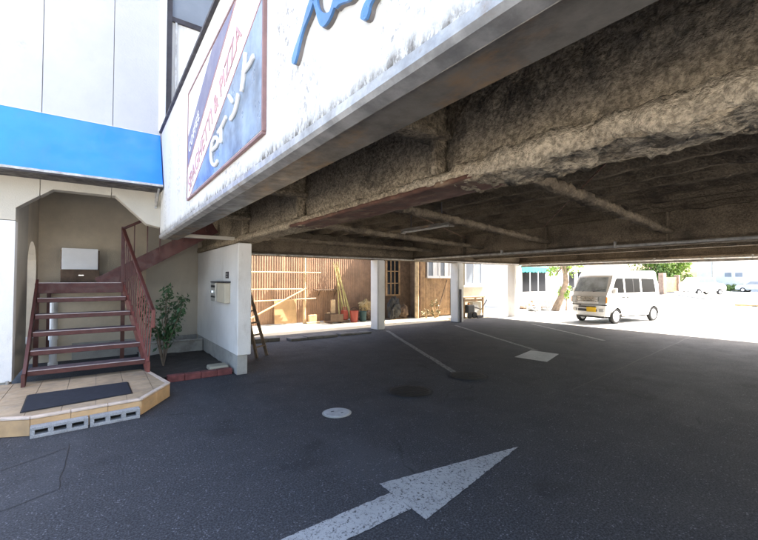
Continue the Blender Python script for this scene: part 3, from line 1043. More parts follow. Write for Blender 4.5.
B(1.882, 1.8848, 7.22, 7.33, 1.70, 1.72).build('mark', M_galv, npz)
B(1.882, 1.8848, 7.24, 7.31, 1.655, 1.675).build('mark', M_galv, npz)

# ------------------------------------------------------------------ tiled step, mat, blocks
PT = .195
P = [onz(*p) for p in ((30, 436), (141, 410.5), (169, 396))]
fl = Vector((-.54, 5.34))
f1 = Vector((.44, 5.56))
f1 = Vector((.44, 5.40))
fl = Vector((-.54, 5.34))
f2 = Vector((.82, 6.02))
f3 = Vector((.66, 6.98))
l1 = Vector((-1.35, 5.75))
outline = [fl, f1, f2, f3, Vector((.62, 7.19)), Vector((-1.9, 7.19)), Vector((-1.9, 6.05)), l1]
step = thing('entrance_step', 'ochre tiled entrance step with angled corners below the staircase', 'step', (-.3, 6.2, 0))
core = [(p.x * .985 - .004, p.y * .985 + .095) for p in outline]
MB().prism([(p.x, p.y + .012) for p in outline], 'z', 0, PT - .014).build('core', M_grout, step)
# riser tiles along the front edges


def riser(a, b, nt_):
    d = (b - a)
    L = d.length
    d.normalize()
    nrm = Vector((d.y, -d.x))
    for k in range(nt_):
        p = a + d * (L * k / nt_ + .002)
        q = a + d * (L * (k + 1) / nt_ - .002)
        o_ = nrm * .004
        i_ = nrm * -.014
        mb = MB()
        mb.prism([tuple(p + o_), tuple(q + o_), tuple(q + i_), tuple(p + i_)], 'z', .004, PT - .028)
        mb.build('riser_tile', M_tile, step, bevel=.002)
        mb = MB()
        mb.prism([tuple(p + nrm * .009), tuple(q + nrm * .009), tuple(q + nrm * -.05), tuple(p + nrm * -.05)], 'z', PT - .025, PT)
        mb.build('nosing_tile', M_edge, step, bevel=.005)


riser(fl, f1, 3)
riser(f1, f2, 2)
riser(l1, fl, 3)
riser(f2, f3, 3)
# top tiles clipped to the outline
bmx = 0.30


def clip_poly(poly, a, b):
    out = []
    n = len(poly)
    d = b - a

    def inside(p):
        return d.x * (p.y - a.y) - d.y * (p.x - a.x) >= -1e-9
    for i in range(n):
        p, q = poly[i], poly[(i + 1) % n]
        ip, iq = inside(p), inside(q)
        if ip:
            out.append(p)
        if ip != iq:
            e1 = d.x * (p.y - a.y) - d.y * (p.x - a.x)
            e2 = d.x * (q.y - a.y) - d.y * (q.x - a.x)
            out.append(p.lerp(q, e1 / (e1 - e2)))
    return out


inner = []
for i in range(len(outline)):
    a, b = outline[i], outline[(i + 1) % len(outline)]
    d = (b - a).normalized()
    inset = .053 if i in (0, 1, 2, 7) else .002
    nl = Vector((-d.y, d.x)) * inset
    inner.append((a + nl, b + nl))
for ix in range(-7, 4):
    for iy in range(17, 25):
        x0, y0 = ix * bmx, iy * bmx
        sq = [Vector((x0 + .003, y0 + .003)), Vector((x0 + bmx - .003, y0 + .003)), Vector((x0 + bmx - .003, y0 + bmx - .003)), Vector((x0 + .003, y0 + bmx - .003))]
        for a, b in inner:
            sq = clip_poly(sq, a, b)
            if len(sq) < 3:
                break
        if len(sq) >= 3:
            cl = []
            for p in sq:
                if not cl or (p - cl[-1]).length > .004:
                    cl.append(p)
            if len(cl) > 1 and (cl[0] - cl[-1]).length <= .004:
                cl.pop()
            if len(cl) >= 3:
                MB().prism([tuple(p) for p in cl], 'z', PT - .014, PT - random.uniform(.001, .003)).build('top_tile', M_tiletop, step)

dm = thing('doormat', 'dark rubber doormat lying on the tiled step', 'doormat', (-.1, 5.8, PT))
q = [onz(*p, PT + .012) for p in ((21.8, 411.5), (131.5, 392.5), (127, 381.5), (28.5, 394.5))]
MB().prism([(p.x, p.y) for p in q], 'z', PT, PT + .012).build('pile', M_matblk, dm, bevel=.004)
qc = sum(((Vector((p.x, p.y))) for p in q), Vector((0, 0))) / 4
MB().prism([tuple(qc + (Vector((p.x, p.y)) - qc) * 1.03) for p in q], 'z', PT + .0005, PT + .005).build('rubber_edge', M_black, dm)

# two hollow concrete blocks lying in front of the step


def hollow_block(p0, p1, lab):
    p0, p1 = Vector(p0), Vector(p1)
    d = (p1 - p0)
    L = d.length
    rz = math.atan2(d.y, d.x)
    t = thing('concrete_block', lab, 'concrete block', (p0.x, p0.y, 0), rz, 'hollow blocks by the step')
    hh, dp = .112, .10
    holes = [(.03, .115), (.152, .238), (.275, .36)]
    holes = [(a * L / .39, b * L / .39) for a, b in holes]
    B(0, L, 0, dp, .082, hh).build('top_web', M_block, t, local=True, bevel=.004)
    B(0, L, 0, dp, 0, .034).build('bottom_web', M_block, t, local=True, bevel=.004)
    xs = [0] + [v for h_ in holes for v in h_] + [L]
    for a, b in zip(xs[0::2], xs[1::2]):
        B(a, b, .002, dp - .002, .0335, .0825).build('cross_web', M_block, t, local=True)
    B(.005, L - .005, dp - .012, dp - .004, .03, .085).build('hollow_shade', M_hole, t, local=True)  # black sheet painted in for the shade inside the holes
    return t


hollow_block((-.53, 5.233), (-.06, 5.262), 'grey hollow concrete block in front of the step, under the doormat left half')
hollow_block((-.045, 5.263), (.42, 5.292), 'grey hollow concrete block in front of the step, next to its angled corner')

# ------------------------------------------------------------------ staircase
stair = thing('staircase', 'dark red steel open-riser staircase with railing inside the octagonal doorway', 'staircase', (0, 7.5, PT))
NT = 5
tr = []
for k in range(6):
    y = 6.99 + (8.08 - 6.99) * k / 5
    z = .375 + (1.555 - .375) * k / 5
    xl = -.75
    xr = .62 + (.335 - .62) * k / 5
    tr.append((xl, xr, y, z))
for k in range(NT):
    xl, xr, y, z = tr[k]
    t = B(xl, xr, y, y + .29, z - .068, z - .006).build('tread', M_red if k % 2 else M_red, stair, bevel=.004)
    B(xl + .01, xr - .01, y + .022, y + .288, z - .0058, z).build('tread_pad', M_tread, t)
    B(xl + .005, xr - .005, y - .006, y + .02, z - .0055, z + .004).build('nosing', M_nosing, t)
xl, xr, y, z = tr[5]
ld = B(-.80, .34, y, 9.86, z - .17, z - .006).build('landing', M_red, stair, bevel=.004)
B(-.78, .32, y + .022, 9.85, z - .0058, z).build('tread_pad', M_tread, ld)
B(-.79, .33, y - .006, y + .02, z - .0055, z + .004).build('nosing', M_nosing, ld)
# stringers
for sx, x0, x1 in ((-1, -.775, -.775), (1, .645, .36)):
    a = Vector((x0, 6.90, PT + .02))
    b = Vector((x1, 8.12, 1.50))
    d = Vector((0, 0, .11))
    w = .018
    vs = []
    for p in (a, b):
        for s_, t_ in ((-w, -1), (w, -1), (w, 1), (-w, 1)):
            vs.append(p + Vector((s_, 0, 0)) + d * t_)
    MB().add(vs, [(0, 1, 2, 3), (7, 6, 5, 4), (0, 4, 5, 1), (1, 5, 6, 2), (2, 6, 7, 3), (3, 7, 4, 0)]).build('stringer', M_redpale if sx > 0 else M_red, stair)
for x in (-.775, .645):
    B(x - .02, x + .02, 6.86, 6.96, PT, PT + .16).build('stringer_foot', M_redpale if x > 0 else M_red, stair)
for p in ((.36, 8.12), (-.775, 8.12), (-.76, 9.8)):
    B(p[0] - .03, p[0] + .03, p[1] - .03, p[1] + .03, PT, 1.46).build('post', M_red, stair)
# hand rail, newel and balusters of the first flight
ra, rb = Vector((.70, 6.93, 1.12)), Vector((.345, 8.10, 2.50))
MB().bar(ra, rb, .055, .045).build('handrail', M_red, stair, bevel=.008)
MB().bar(ra + Vector((.005, -.01, .02)), ra + Vector((.0, -.03, -.26)), .06, .05).build('handrail_drop', M_redpale, stair, bevel=.008)
for k in range(14):
    t = (k + .3) / 14
    top = ra.lerp(rb, t)
    bot = Vector((.655 + (.36 - .655) * t, top.y, PT + .06 + (1.50 - PT - .06) * t))
    MB().bar(bot, top - Vector((0, 0, .015)), .018, .018).build('baluster', M_redpale if k < 7 else M_red, stair)
MB().bar((.345, 8.10, 1.40), (.345, 8.10, 2.53), .05, .05).build('newel', M_red, stair)
# second flight along the back wall
sa, sb = Vector((.02, 8.2, 1.52)), Vector((1.88, 8.2, 2.66))
for yy in (8.2, 9.6):
    a, b = sa.copy(), sb.copy()
    a.y = b.y = yy
    MB().bar(a, b, .035, .25).build('stringer', M_red, stair)
for k in range(1, 7):
    t = k / 7
    p = sa.lerp(sb, t)
    B(p.x - .12, p.x + .13, 8.22, 9.58, p.z + .01, p.z + .04).build('tread', M_red, stair)
MB().bar((.345, 8.13, 2.50), (1.80, 8.18, 3.36), .05, .045).build('handrail', M_red, stair, bevel=.008)
for k in range(7):
    x = .52 + .20 * k
    zb_ = sa.z + (x - sa.x) / (sb.x - sa.x) * (sb.z - sa.z)
    zt_ = 2.50 + (x - .345) / 1.455 * .86
    MB().bar((x, 8.17, zb_), (x, 8.17, zt_), .018, .018).build('baluster', M_red, stair)

bx = thing('cabinet', 'low brown cabinet with a pale board on top, standing on the stair landing', 'cabinet', (-.25, 9.5, 1.555))
B(-.57, .02, 9.3, 9.84, 1.56, 1.80).build('body', M_wooddark, bx, bevel=.006)
B(-.55, -.005, 9.27, 9.295, 1.80, 2.20).build('board', M_white, bx, bevel=.004)
B(-.57, .02, 9.296, 9.84, 1.805, 2.17).build('upper_body', M_wooddark, bx, bevel=.006)
B(-.30, -.22, 9.285, 9.299, 1.68, 1.70).build('handle', M_chrome, bx)
# small things under the stairs
ut = thing('pipe_stub', 'white standing drain pipe with elbow in the shade under the stairs', 'pipe', (-.62, 8.9, 0))
MB().tube([(-.62, 8.9, 0), (-.62, 8.9, 1.2)], .055, 12).build('pipe', M_white, ut, smooth=False)
MB().lathe([(.07, .55), (.07, .65)], -.62, 8.9, 14).build('collar', M_white, ut)
MB().lathe([(.07, .05), (.07, .15)], -.62, 8.9, 14).build('collar', M_white, ut)

# ------------------------------------------------------------------ plant bed
bed = thing('planting_bed', 'dark soil bed with red kerb between step and partition wall', 'flower bed', (1.3, 8.2, 0))
displaced_grid(frange(.70, 1.91, .06), frange(6.98, 9.86, .06), lambda x, y: .05 + .02 * fnoise((x, y, 1), 3)).build('soil', M_soil, bed, smooth=True)
for k in range(4):
    x0 = .90 + k * .245
    B(x0, x0 + .24, 6.82, 6.95, 0, .10 + random.uniform(-.004, .004)).build('kerb_brick', M_redbrick, bed, bevel=.006)
B(1.55, 1.86, 6.97, 7.25, .05, .13).build('stone', M_concpale, bed, bevel=.02)
lwk = MB().box(.70, 1.90, 9.25, 9.33, 0, .28).build('low_kerb', M_conc, bed, bevel=.01)
MB().tube([(.72, 9.2, .31), (1.88, 9.2, .30)], .018, 8).build('pipe', M_galv, bed)


def leaf_cloud(mb, centre, rad, n, size, up=0.3, seed=0, shell=0.45, aspect=1.8):
    rnd = random.Random(seed)
    c = Vector(centre)
    for _ in range(n):
        while True:
            d = Vector((rnd.uniform(-1, 1), rnd.uniform(-1, 1), rnd.uniform(-1, 1)))
            if .05 < d.length <= 1:
                break
        d = d.normalized() * (shell + (1 - shell) * rnd.random() ** .6)
        p = c + Vector((d.x * rad[0], d.y * rad[1], d.z * rad[2]))
        nrm = (d + Vector((rnd.gauss(0, .5), rnd.gauss(0, .5), rnd.gauss(up, .5)))).normalized()
        t = nrm.cross(Vector((rnd.gauss(0, 1), rnd.gauss(0, 1), rnd.gauss(0, 1)))).normalized()
        s = nrm.cross(t)
        L = size * rnd.uniform(.6, 1.3)
        w = L / aspect
        a = p - t * L * .5
        b = p + t * L * .5
        mid1 = p + s * w * .5 + nrm * L * .06
        mid2 = p - s * w * .5 + nrm * L * .06
        mb.add([a, mid1, b, mid2], [(0, 1, 2), (0, 2, 3)])


shrub = thing('shrub', 'young glossy-leaved shrub growing in the bed beside the red staircase', 'shrub', (.98, 8.0, .05))
rnd = random.Random(3)
stems = MB()
leaves = MB()
base = Vector((.98, 8.0, .04))
for k in range(13):
    ang = rnd.uniform(0, 6.28)
    h = rnd.uniform(.7, 1.40)
    sp = rnd.uniform(.15, .48)
    tipp = base + Vector((math.cos(ang) * sp + .06, math.sin(ang) * sp, h))
    m1 = base.lerp(tipp, .5) + Vector((-math.cos(ang) * .06, -math.sin(ang) * .06, 0))
    if k == 0:
        tipp = base + Vector((.12, 0, 1.45))
    stems.tube([base, m1, tipp], [.014, .009, .004], 6)
    for j in range(10):
        t = .45 + .55 * j / 9
        p = m1.lerp(tipp, (t - .5) * 2) if t > .5 else base.lerp(m1, t * 2)
        leaf_cloud(leaves, p, (.13, .13, .09), 5, .095, .5, k * 20 + j, .2, 2.0)
stems.build('stem', M_bark, shrub)
leaves.build('foliage', M_leaf, shrub, kind='stuff', recalc=False)

# ------------------------------------------------------------------ ladder behind the partition
lad = thing('stepladder', 'old wooden folding ladder leaning behind the end of the white partition', 'ladder', (2.7, 7.9, 0))
A1, A2 = Vector((2.66, 7.91, 0)), Vector((2.94, 8.1, 0))
T1, T2 = Vector((2.42, 8.35, 1.75)), Vector((2.56, 8.46, 1.75))
for a, b in ((A1, T1), (A2, T2)):
    MB().bar(a, b, .035, .06).build('rail', M_bark, lad)
for k in range(6):
    t = .12 + .14 * k
    MB().bar(A1.lerp(T1, t), A2.lerp(T2, t), .05, .025).build('rung', M_bark, lad)
for a, b in (((2.25, 8.3, 0), T1), ((2.42, 8.75, 0), T2)):
    MB().bar(a, b, .035, .05).build('rear_rail', M_wooddark, lad)

# low kerbs and slabs on the ground behind
for p, lab in (((2.9, 3.9, 9.75, 10.1, .10), 'low concrete kerb lying behind the ladder'), ((4.1, 5.5, 9.5, 9.85, .07), 'flat concrete slab lying behind the wall, left of first pillar'),
               ((5.62, 6.7, 9.55, 9.85, .06), 'thin concrete slab lying next to the first square pillar')):
    t = thing('concrete_kerb', lab, 'kerb', ((p[0] + p[1]) / 2, (p[2] + p[3]) / 2, 0))
    n = 3
    for k in range(n):
        a = p[0] + (p[1] - p[0]) * k / n
        b = p[0] + (p[1] - p[0]) * (k + 1) / n - .01
        B(a, b, p[2], p[3], 0, p[4] + random.uniform(-.008, .008)).build('kerb_piece', M_slab, t, bevel=.012)

# ------------------------------------------------------------------ brown sheet fence
YF = 13.3
fence = thing('sheet_fence', 'tall brown corrugated metal fence behind the parking bays', 'fence', (5.5, YF, 0))
x = 1.6
k = 0
while x < 9.5:
    x1 = x + .82
    vs, fs = [], []
    n = 72
    yo = random.uniform(-.006, .006)
    zt_ = 2.75 + random.uniform(-.03, .03)
    for i in range(n + 1):
        xx = x + (x1 - x) * i / n
        ph = (xx % .091) / .091
        yy = YF + yo + (.009 if .2 < ph < .55 else (-.003 if ph > .75 or ph < .05 else .003))
        vs += [(xx, yy, .03), (xx, yy, zt_)]
    for i in range(n):
        fs.append((2 * i, 2 * i + 2, 2 * i + 3, 2 * i + 1))
    n0 = len(vs)
    vs += [(a, b + .004, c) for a, b, c in vs]
    fs += [tuple(n0 + j for j in f[::-1]) for f in fs]
    MB().add(vs, fs).build('sheet', M_corr, fence, recalc=False)
    x = x1 - .012
    k += 1
for xx in (1.7, 3.6, 5.5, 7.4, 9.3):
    B(xx - .04, xx + .04, YF + .03, YF + .11, 0, 2.7).build('post', M_wooddark, fence)
for zz in (.4, 1.4, 2.4):
    B(1.6, 9.6, YF + .03, YF + .07, zz, zz + .07).build('rail', M_wooddark, fence)

rack = thing('pole_rack', 'frame of pale poles with diagonal brace standing before the brown fence', 'rack', (5.3, 13.05, 0))
MB().tube([(6.12, 13.05, 0), (6.12, 13.05, 2.75)], .055, 10).build('post', M_woodpale, rack)
MB().tube([(3.3, 13.05, 0), (3.3, 13.05, 2.75)], .045, 10).build('post', M_woodpale, rack)
for z0, z1, xe in ((1.87, 1.87, 6.75), (1.29, 1.27, 6.0), (.86, .92, 6.55)):
    MB().tube([(3.0, 12.97, z0), (xe, 12.97, z1)], .022, 8).build('rail', M_woodpale, rack)
MB().tube([(4.05, 12.94, .28), (6.15, 12.94, 1.30)], .03, 8).build('brace', M_woodpale, rack)
MB().tube([(5.3, 12.98, 1.87), (5.3, 12.98, 2.6)], .012, 6).build('hanger', M_woodpale, rack)
pb = B(5.02, 5.85, 13.10, 13.12, .05, .90).build('plywood_sheet', M_ply)
pb.rotation_euler = (R(-5), 0, 0)
tagp(pb, 'plain plywood sheet leaning against the fence behind the pole rack', 'plywood')
for i, (x0, w, z1, lab) in enumerate(((6.25, .30, .32, 'squat timber offcut at the foot of the rack post'), (7.02, .10, .38, 'short timber post stub standing on the sunlit strip'),
                                     (7.18, .16, .85, 'tall pale timber plank standing upright against the fence'))):
    t = thing('timber_offcut', lab, 'timber', (x0 + w / 2, 12.95, 0), group='timber by the fence')
    B(x0, x0 + w, 12.9, 13.0, .01, z1).build('plank', M_woodpale, t, bevel=.008)
    B(x0 - .12, x0 + w + .1, 12.82, 13.02, .008, .07).build('foot', M_woodpale, t, bevel=.006)
# bench-like rail near the fence
sh = thing('wall_shelf', 'narrow brown shelf board fixed to the corrugated fence', 'shelf', (7.2, 13.2, 1.2))
B(6.6, 7.75, 13.08, 13.29, 1.21, 1.25).build('board', M_wooddark, sh)
for xx in (6.8, 7.5):
    MB().bar((xx, 13.10, 1.205), (xx, 13.285, 1.0), .03, .02).build('bracket', M_wooddark, sh)
# leaning bamboo canes
cane_labels = ['leaning bamboo cane, the longest of the bundle', 'thin bamboo cane at the left of the bundle', 'bamboo cane in the middle of the leaning bundle',
               'bamboo cane slanting to the lower right of the bundle', 'dark cane at the back of the leaning bundle', 'short bamboo cane at the front of the bundle']
for i, (xb_, yb_, xt_, zt_) in enumerate(((7.72, 12.75, 7.42, 2.28), (7.45, 12.8, 7.55, 2.1), (7.78, 12.72, 7.58, 2.3), (8.02, 12.75, 7.52, 2.2), (7.62, 12.85, 7.6, 2.1), (7.9, 12.66, 7.66, 1.8))):
    c = MB().tube([(xb_, yb_, .01), ((xb_ + xt_) / 2 + .02, (yb_ + 13.2) / 2, zt_ / 2), (xt_, 13.22, zt_)], [.024, .02, .013], 8).build('bamboo_cane', M_bamboo)
    tagp(c, cane_labels[i], 'cane', 'canes leaning on the fence')


def bucket(name, x, y, r, h, material, lab, spout=False):
    t = thing(name, lab, 'bucket' if not spout else 'can', (x, y, 0))
    MB().lathe([(r * .8, .01), (r * .84, .02), (r, h), (r * 1.06, h), (r * 1.06, h - .03)], x, y, 20).build('body', material, t, smooth=False)
    pts = [(x + r * math.cos(a), y, h + .02 + .10 * math.sin(a)) for a in [math.pi * k / 10 for k in range(11)]]
    MB().tube(pts, .008, 6).build('handle', M_black, t)
    return t


bucket('plastic_bucket', 7.86, 12.4, .16, .44, M_orange, 'orange plastic bucket by the canes in front of the fence')
bucket('plastic_bucket', 8.28, 12.42, .14, .40, M_teal, 'dark teal plastic bucket next to the orange one')
oc = thing('fuel_can', 'orange plastic jerry can left of the orange bucket', 'can', (7.6, 12.6, 0))
B(7.47, 7.66, 12.5, 12.74, .10, .46).build('body', M_orange, oc, bevel=.03, seg=2)
MB().tube([(7.52, 12.6, .47), (7.5, 12.6, .56), (7.62, 12.6, .56), (7.64, 12.6, .47)], .018, 8).build('handle', M_orange, oc)
B(7.40, 7.70, 12.45, 12.8, .009, .10).build('tray', M_wooddark, oc)
ys_ = thing('yellow_bundle', 'crumpled yellow sheet bundle behind the teal bucket', 'bundle', (8.75, 12.8, 0))


def blob(c, r, amp, sc, n=14):
    vs, fs = [], []
    for j in range(n + 1):
        ph = math.pi * j / n
        for i in range(2 * n):
            th = math.pi * i / n
            d = Vector((math.sin(ph) * math.cos(th), math.sin(ph) * math.sin(th), math.cos(ph)))
            k_ = 1 + amp * fnoise(d + Vector(c), sc)
            vs.append((c[0] + d.x * r[0] * k_, c[1] + d.y * r[1] * k_, max(.01, c[2] + d.z * r[2] * k_)))
    for j in range(n):
        for i in range(2 * n):
            i2 = (i + 1) % (2 * n)
            fs.append((j * 2 * n + i, j * 2 * n + i2, (j + 1) * 2 * n + i2, (j + 1) * 2 * n + i))
    return MB().add(vs, fs)


blob((8.75, 12.8, .5), (.34, .2, .28), .5, 2.2).build('upper_sheet', M_yellow, ys_)
blob((8.7, 12.8, .2), (.40, .24, .25), .4, 2.0).build('lower_sheet', M_wooddark, ys_)
cr = thing('low_crate', 'dark flat crate lying under the leaning canes', 'crate', (7.2, 12.6, 0))
for k in range(4):
    B(6.85, 7.38, 12.4 + k * .12, 12.48 + k * .12, .06, .08).build('slat', M_wooddark, cr)
for xx in (6.88, 7.30):
    B(xx, xx + .05, 12.4, 12.86, .009, .059).build('runner', M_wooddark, cr)
for yy in (12.385, 12.862):
    B(6.85, 7.38, yy, yy + .014, .06, .34).build('side', M_wooddark, cr)

# ------------------------------------------------------------------ timber-clad house behind the bays
YH = 12.2
house = thing('timber_house', 'timber-clad house with white framed windows behind the second pillar', 'building', (12.3, YH, 0))
B(10.95, 12.88, YH + .03, YH + .2, .008, 3.4).build('wall', M_wooddark, house)
cl = MB()
x = 10.96
while x < 12.86:
    w = .095
    if not (11.42 < x + w and x < 13.0 and False):
        # leave the window openings
        if x + w > 11.42 and x < 12.86:
            cl.box(x, x + w - .012, YH, YH + .028, .06, 1.70)
            cl.box(x, x + w - .012, YH, YH + .028, 2.52, 3.4)
        else:
            cl.box(x, x + w - .012, YH, YH + .028 - random.uniform(0, .006), .06, 3.4)
    x += w
cl.build('cladding', M_wood, house, kind='stuff', label='vertical weathered timber boards')
for (x0, x1) in ((11.44, 12.15), (12.17, 12.85)):
    f_ = MB()
    f_.box(x0, x1, YH - .03, YH + .03, 1.72, 1.78).box(x0, x1, YH - .03, YH + .03, 2.44, 2.50).box(x0, x0 + .05, YH - .03, YH + .03, 1.78, 2.44).box(x1 - .05, x1, YH - .03, YH + .03, 1.78, 2.44)
    wf = f_.build('window', M_frame, house)
    mid_ = (x0 + x1) / 2
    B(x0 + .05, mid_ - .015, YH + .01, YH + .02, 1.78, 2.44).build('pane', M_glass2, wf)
    B(mid_ + .015, x1 - .05, YH + .012, YH + .022, 1.78, 2.44).build('pane', M_frame, wf)
    B(mid_ - .015, mid_ + .015, YH - .02, YH + .025, 1.78, 2.44).build('sash', M_frame, wf)
    B(x0 - .03, x1 + .03, YH - .07, YH + .02, 1.68, 1.718).build('sill', M_frame, wf)
# cream part with tall window
B(12.89, 15.15, YH - .05, YH + .2, .008, 3.4).build('wall', M_concpale, house)
wf = MB().box(13.75, 15.0, YH - .09, YH - .052, 1.36, 1.44).box(13.75, 13.83, YH - .09, YH - .052, 1.44, 2.7).box(14.92, 15.0, YH - .09, YH - .052, 1.44, 2.7).box(14.35, 14.40, YH - .088, YH - .052, 1.44, 2.7).build('window', M_frame, house)
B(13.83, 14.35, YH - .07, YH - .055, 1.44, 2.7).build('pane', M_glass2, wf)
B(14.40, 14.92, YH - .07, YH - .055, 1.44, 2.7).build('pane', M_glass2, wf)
B(13.6, 15.1, YH - .16, YH - .053, 1.28, 1.355).build('sill', M_white, wf)
# recessed dark bay with lattice window and post
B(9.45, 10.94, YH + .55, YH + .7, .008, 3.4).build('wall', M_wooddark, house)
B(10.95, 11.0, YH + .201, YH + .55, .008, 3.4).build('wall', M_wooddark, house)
lat = MB()
lat.box(9.6, 9.66, YH + .48, YH + .54, .95, 2.6).box(10.28, 10.34, YH + .48, YH + .54, .95, 2.6).box(9.66, 10.28, YH + .48, YH + .54, .95, 1.0)
wf = lat.build('lattice_window', M_wood, house)
for k in range(1, 3):
    B(9.66 + k * .207 - .015, 9.66 + k * .207 + .015, YH + .49, YH + .53, 1.0, 2.6).build('bar', M_wood, wf)
for zz in (1.45, 1.95):
    B(9.66, 10.28, YH + .485, YH + .488, zz, zz + .03).build('bar', M_wood, wf)
B(9.66, 10.28, YH + .531, YH + .545, 1.0, 2.6).build('pane', M_glass, wf)
MB().tube([(10.75, YH - .1, .008), (10.78, YH - .1, 3.3)], .09, 10).build('post', M_woodpale, house)
MB().tube([(10.93, YH - .06, .008), (10.93, YH - .06, 3.3)], .045, 10).build('drainpipe', M_rust, house)
B(9.3, 15.4, YH - .55, YH + 4, 3.4, 3.55).build('roof', M_roof, house)
B(15.0, 15.15, YH + .2, YH + 4, .008, 3.4).build('wall', M_concpale, house)
B(9.45, 15.0, YH + 3.85, YH + 4, .008, 3.4).build('wall', M_wooddark, house)
# clutter along the house
for i, (cx_, cy_, r_, lab) in enumerate(((9.75, 12.35, (.28, .2, .45), 'dark covered heap under the lattice window'), (10.25, 12.4, (.22, .18, .3), 'small dark heap beside the house post'))):
    t = thing('covered_heap', lab, 'heap', (cx_, cy_, 0), group='heaps by the house')
    blob((cx_, cy_, r_[2] * .9), r_, .45, 2.3).build('cover', M_black if i == 0 else M_wooddark, t)
    B(cx_ - r_[0], cx_ + r_[0], cy_ - .1, cy_ + .2, .009, .06).build('pallet', M_wooddark, t)
for i, (u, v, h) in enumerate(((430, 319, .35), (437, 318, .65), (446, 319, .28))):
    c = onz(u, v)
    wd = thing('dry_weed', ('low dry weed clump at the left foot of the timber wall', 'tallest pale weed growing at the foot of the timber wall', 'bushy weed at the corner next to the second pillar')[i],
               'weed', (c.x, 11.9, 0), group='weeds along the timber house')
    lv = MB()
    stm = MB()
    for k in range(7):
        ang = random.uniform(0, 6.28)
        tp = Vector((c.x + math.cos(ang) * .18, 11.85 + math.sin(ang) * .1, h * random.uniform(.6, 1.1)))
        stm.tube([(c.x, 11.85, .009), tp], [.008, .003], 5)
        leaf_cloud(lv, tp, (.09, .09, .12), 12, .09, .3, k + i * 40, .2)
    stm.build('stem', M_woodpale, wd)
    lv.build('foliage', M_dry, wd, kind='stuff', recalc=False)
brm = thing('broom', 'broom leaning diagonally against the sunlit timber wall', 'broom', (11.9, 12.0, 0))
MB().tube([(11.75, 11.95, .12), (12.62, 12.17, 1.6)], .018, 8).build('handle', M_wooddark, brm)
MB().prism([(11.62, .009), (11.82, .009), (11.78, .16), (11.70, .16)], 'y', 11.88, 11.98).build('head', M_wood, brm)

# work table with outdoor unit and machine between the pillars
tb = thing('work_table', 'rough wooden table beside the second pillar', 'table', (12.9, 11.1, 0))
for k in range(3):
    B(12.25, 13.58, 10.85 + k * .17, 11.01 + k * .17, .85, .89).build('plank', M_wood, tb)
for (a, b) in ((12.3, 10.9), (13.5, 10.9), (12.3, 11.3), (13.5, 11.3)):
    B(a - .03, a + .03, b - .03, b + .03, .008, .849).build('leg', M_wood, tb)
B(12.27, 13.56, 10.88, 10.92, .70, .79).build('apron', M_wood, tb)
ac = thing('outdoor_unit', 'pale air conditioner outdoor unit under the table', 'air conditioner', (13.15, 11.05, 0))
B(12.88, 13.44, 10.94, 11.22, .06, .66).build('case', M_beigebox, ac, bevel=.015)
MB().lathe([(.19, 10.925), (.19, 10.939), (.17, 10.939)], 13.08, .37, 24, 'y').build('fan_guard', M_galv, ac)
for a in (12.95, 13.32):
    B(a, a + .06, 10.96, 11.2, .008, .059).build('foot', M_black, ac)
gm = thing('garden_machine', 'dark wheeled machine standing under the table by the pillar', 'machine', (12.6, 11.0, 0))
B(12.38, 12.80, 10.75, 11.05, .22, .56).build('engine', M_black, gm, bevel=.04, seg=2)
for a in (12.45, 12.75):
    MB().lathe([(.13, 10.70), (.13, 10.76)], a, .14, 18, 'y').build('wheel', M_tyre, gm)
MB().tube([(12.78, 10.9, .5), (13.2, 10.75, .35), (13.55, 10.72, .75)], .018, 8).build('handle', M_darkmetal, gm)
B(12.85, 13.25, 10.66, 10.74, .02, .12).build('blade_guard', M_darkmetal, gm)
MB().lathe([(.05, .56), (.05, .64)], 12.58, 10.9, 12).build('cap', M_amber, gm)

# ------------------------------------------------------------------ van
van = thing('minivan', 'small white boxy van parked in the sun facing the deck', 'van', (16.49, 6.86, 0), R(180 - 9))
HW = .735
prof = []


def arc(cx, r, n=10):
    return [(cx - r * math.cos(math.pi * k / n), .27 + r * math.sin(math.pi * k / n) if 0 < k < n else .27) for k in range(n + 1)]


WF, WR = 1.08, -1.32
bottom = [(-1.70, .33), (-1.66, .27)] + arc(WR, .33) + arc(WF, .33) + [(1.60, .27), (1.69, .33)]
front = [(1.70, .62), (1.665, .98), (1.61, 1.13), (1.27, 1.76), (1.10, 1.90), (.85, 1.945)]
back = [(-1.48, 1.955), (-1.60, 1.90), (-1.67, 1.40), (-1.70, .95)]
prof = bottom + front + back


def taper(p):
    z = p.z
    k = 1.0
    if z > 1.05:
        k = 1 - .09 * ((z - 1.05) / .85) ** 1.25
    if z < .5:
        k *= 1 - .03 * (.5 - z) / .25
    fx = max(0, p.x - 1.15)
    k *= 1 - .10 * (fx / .55) ** 2
    return Vector((p.x, p.y * k, p.z))


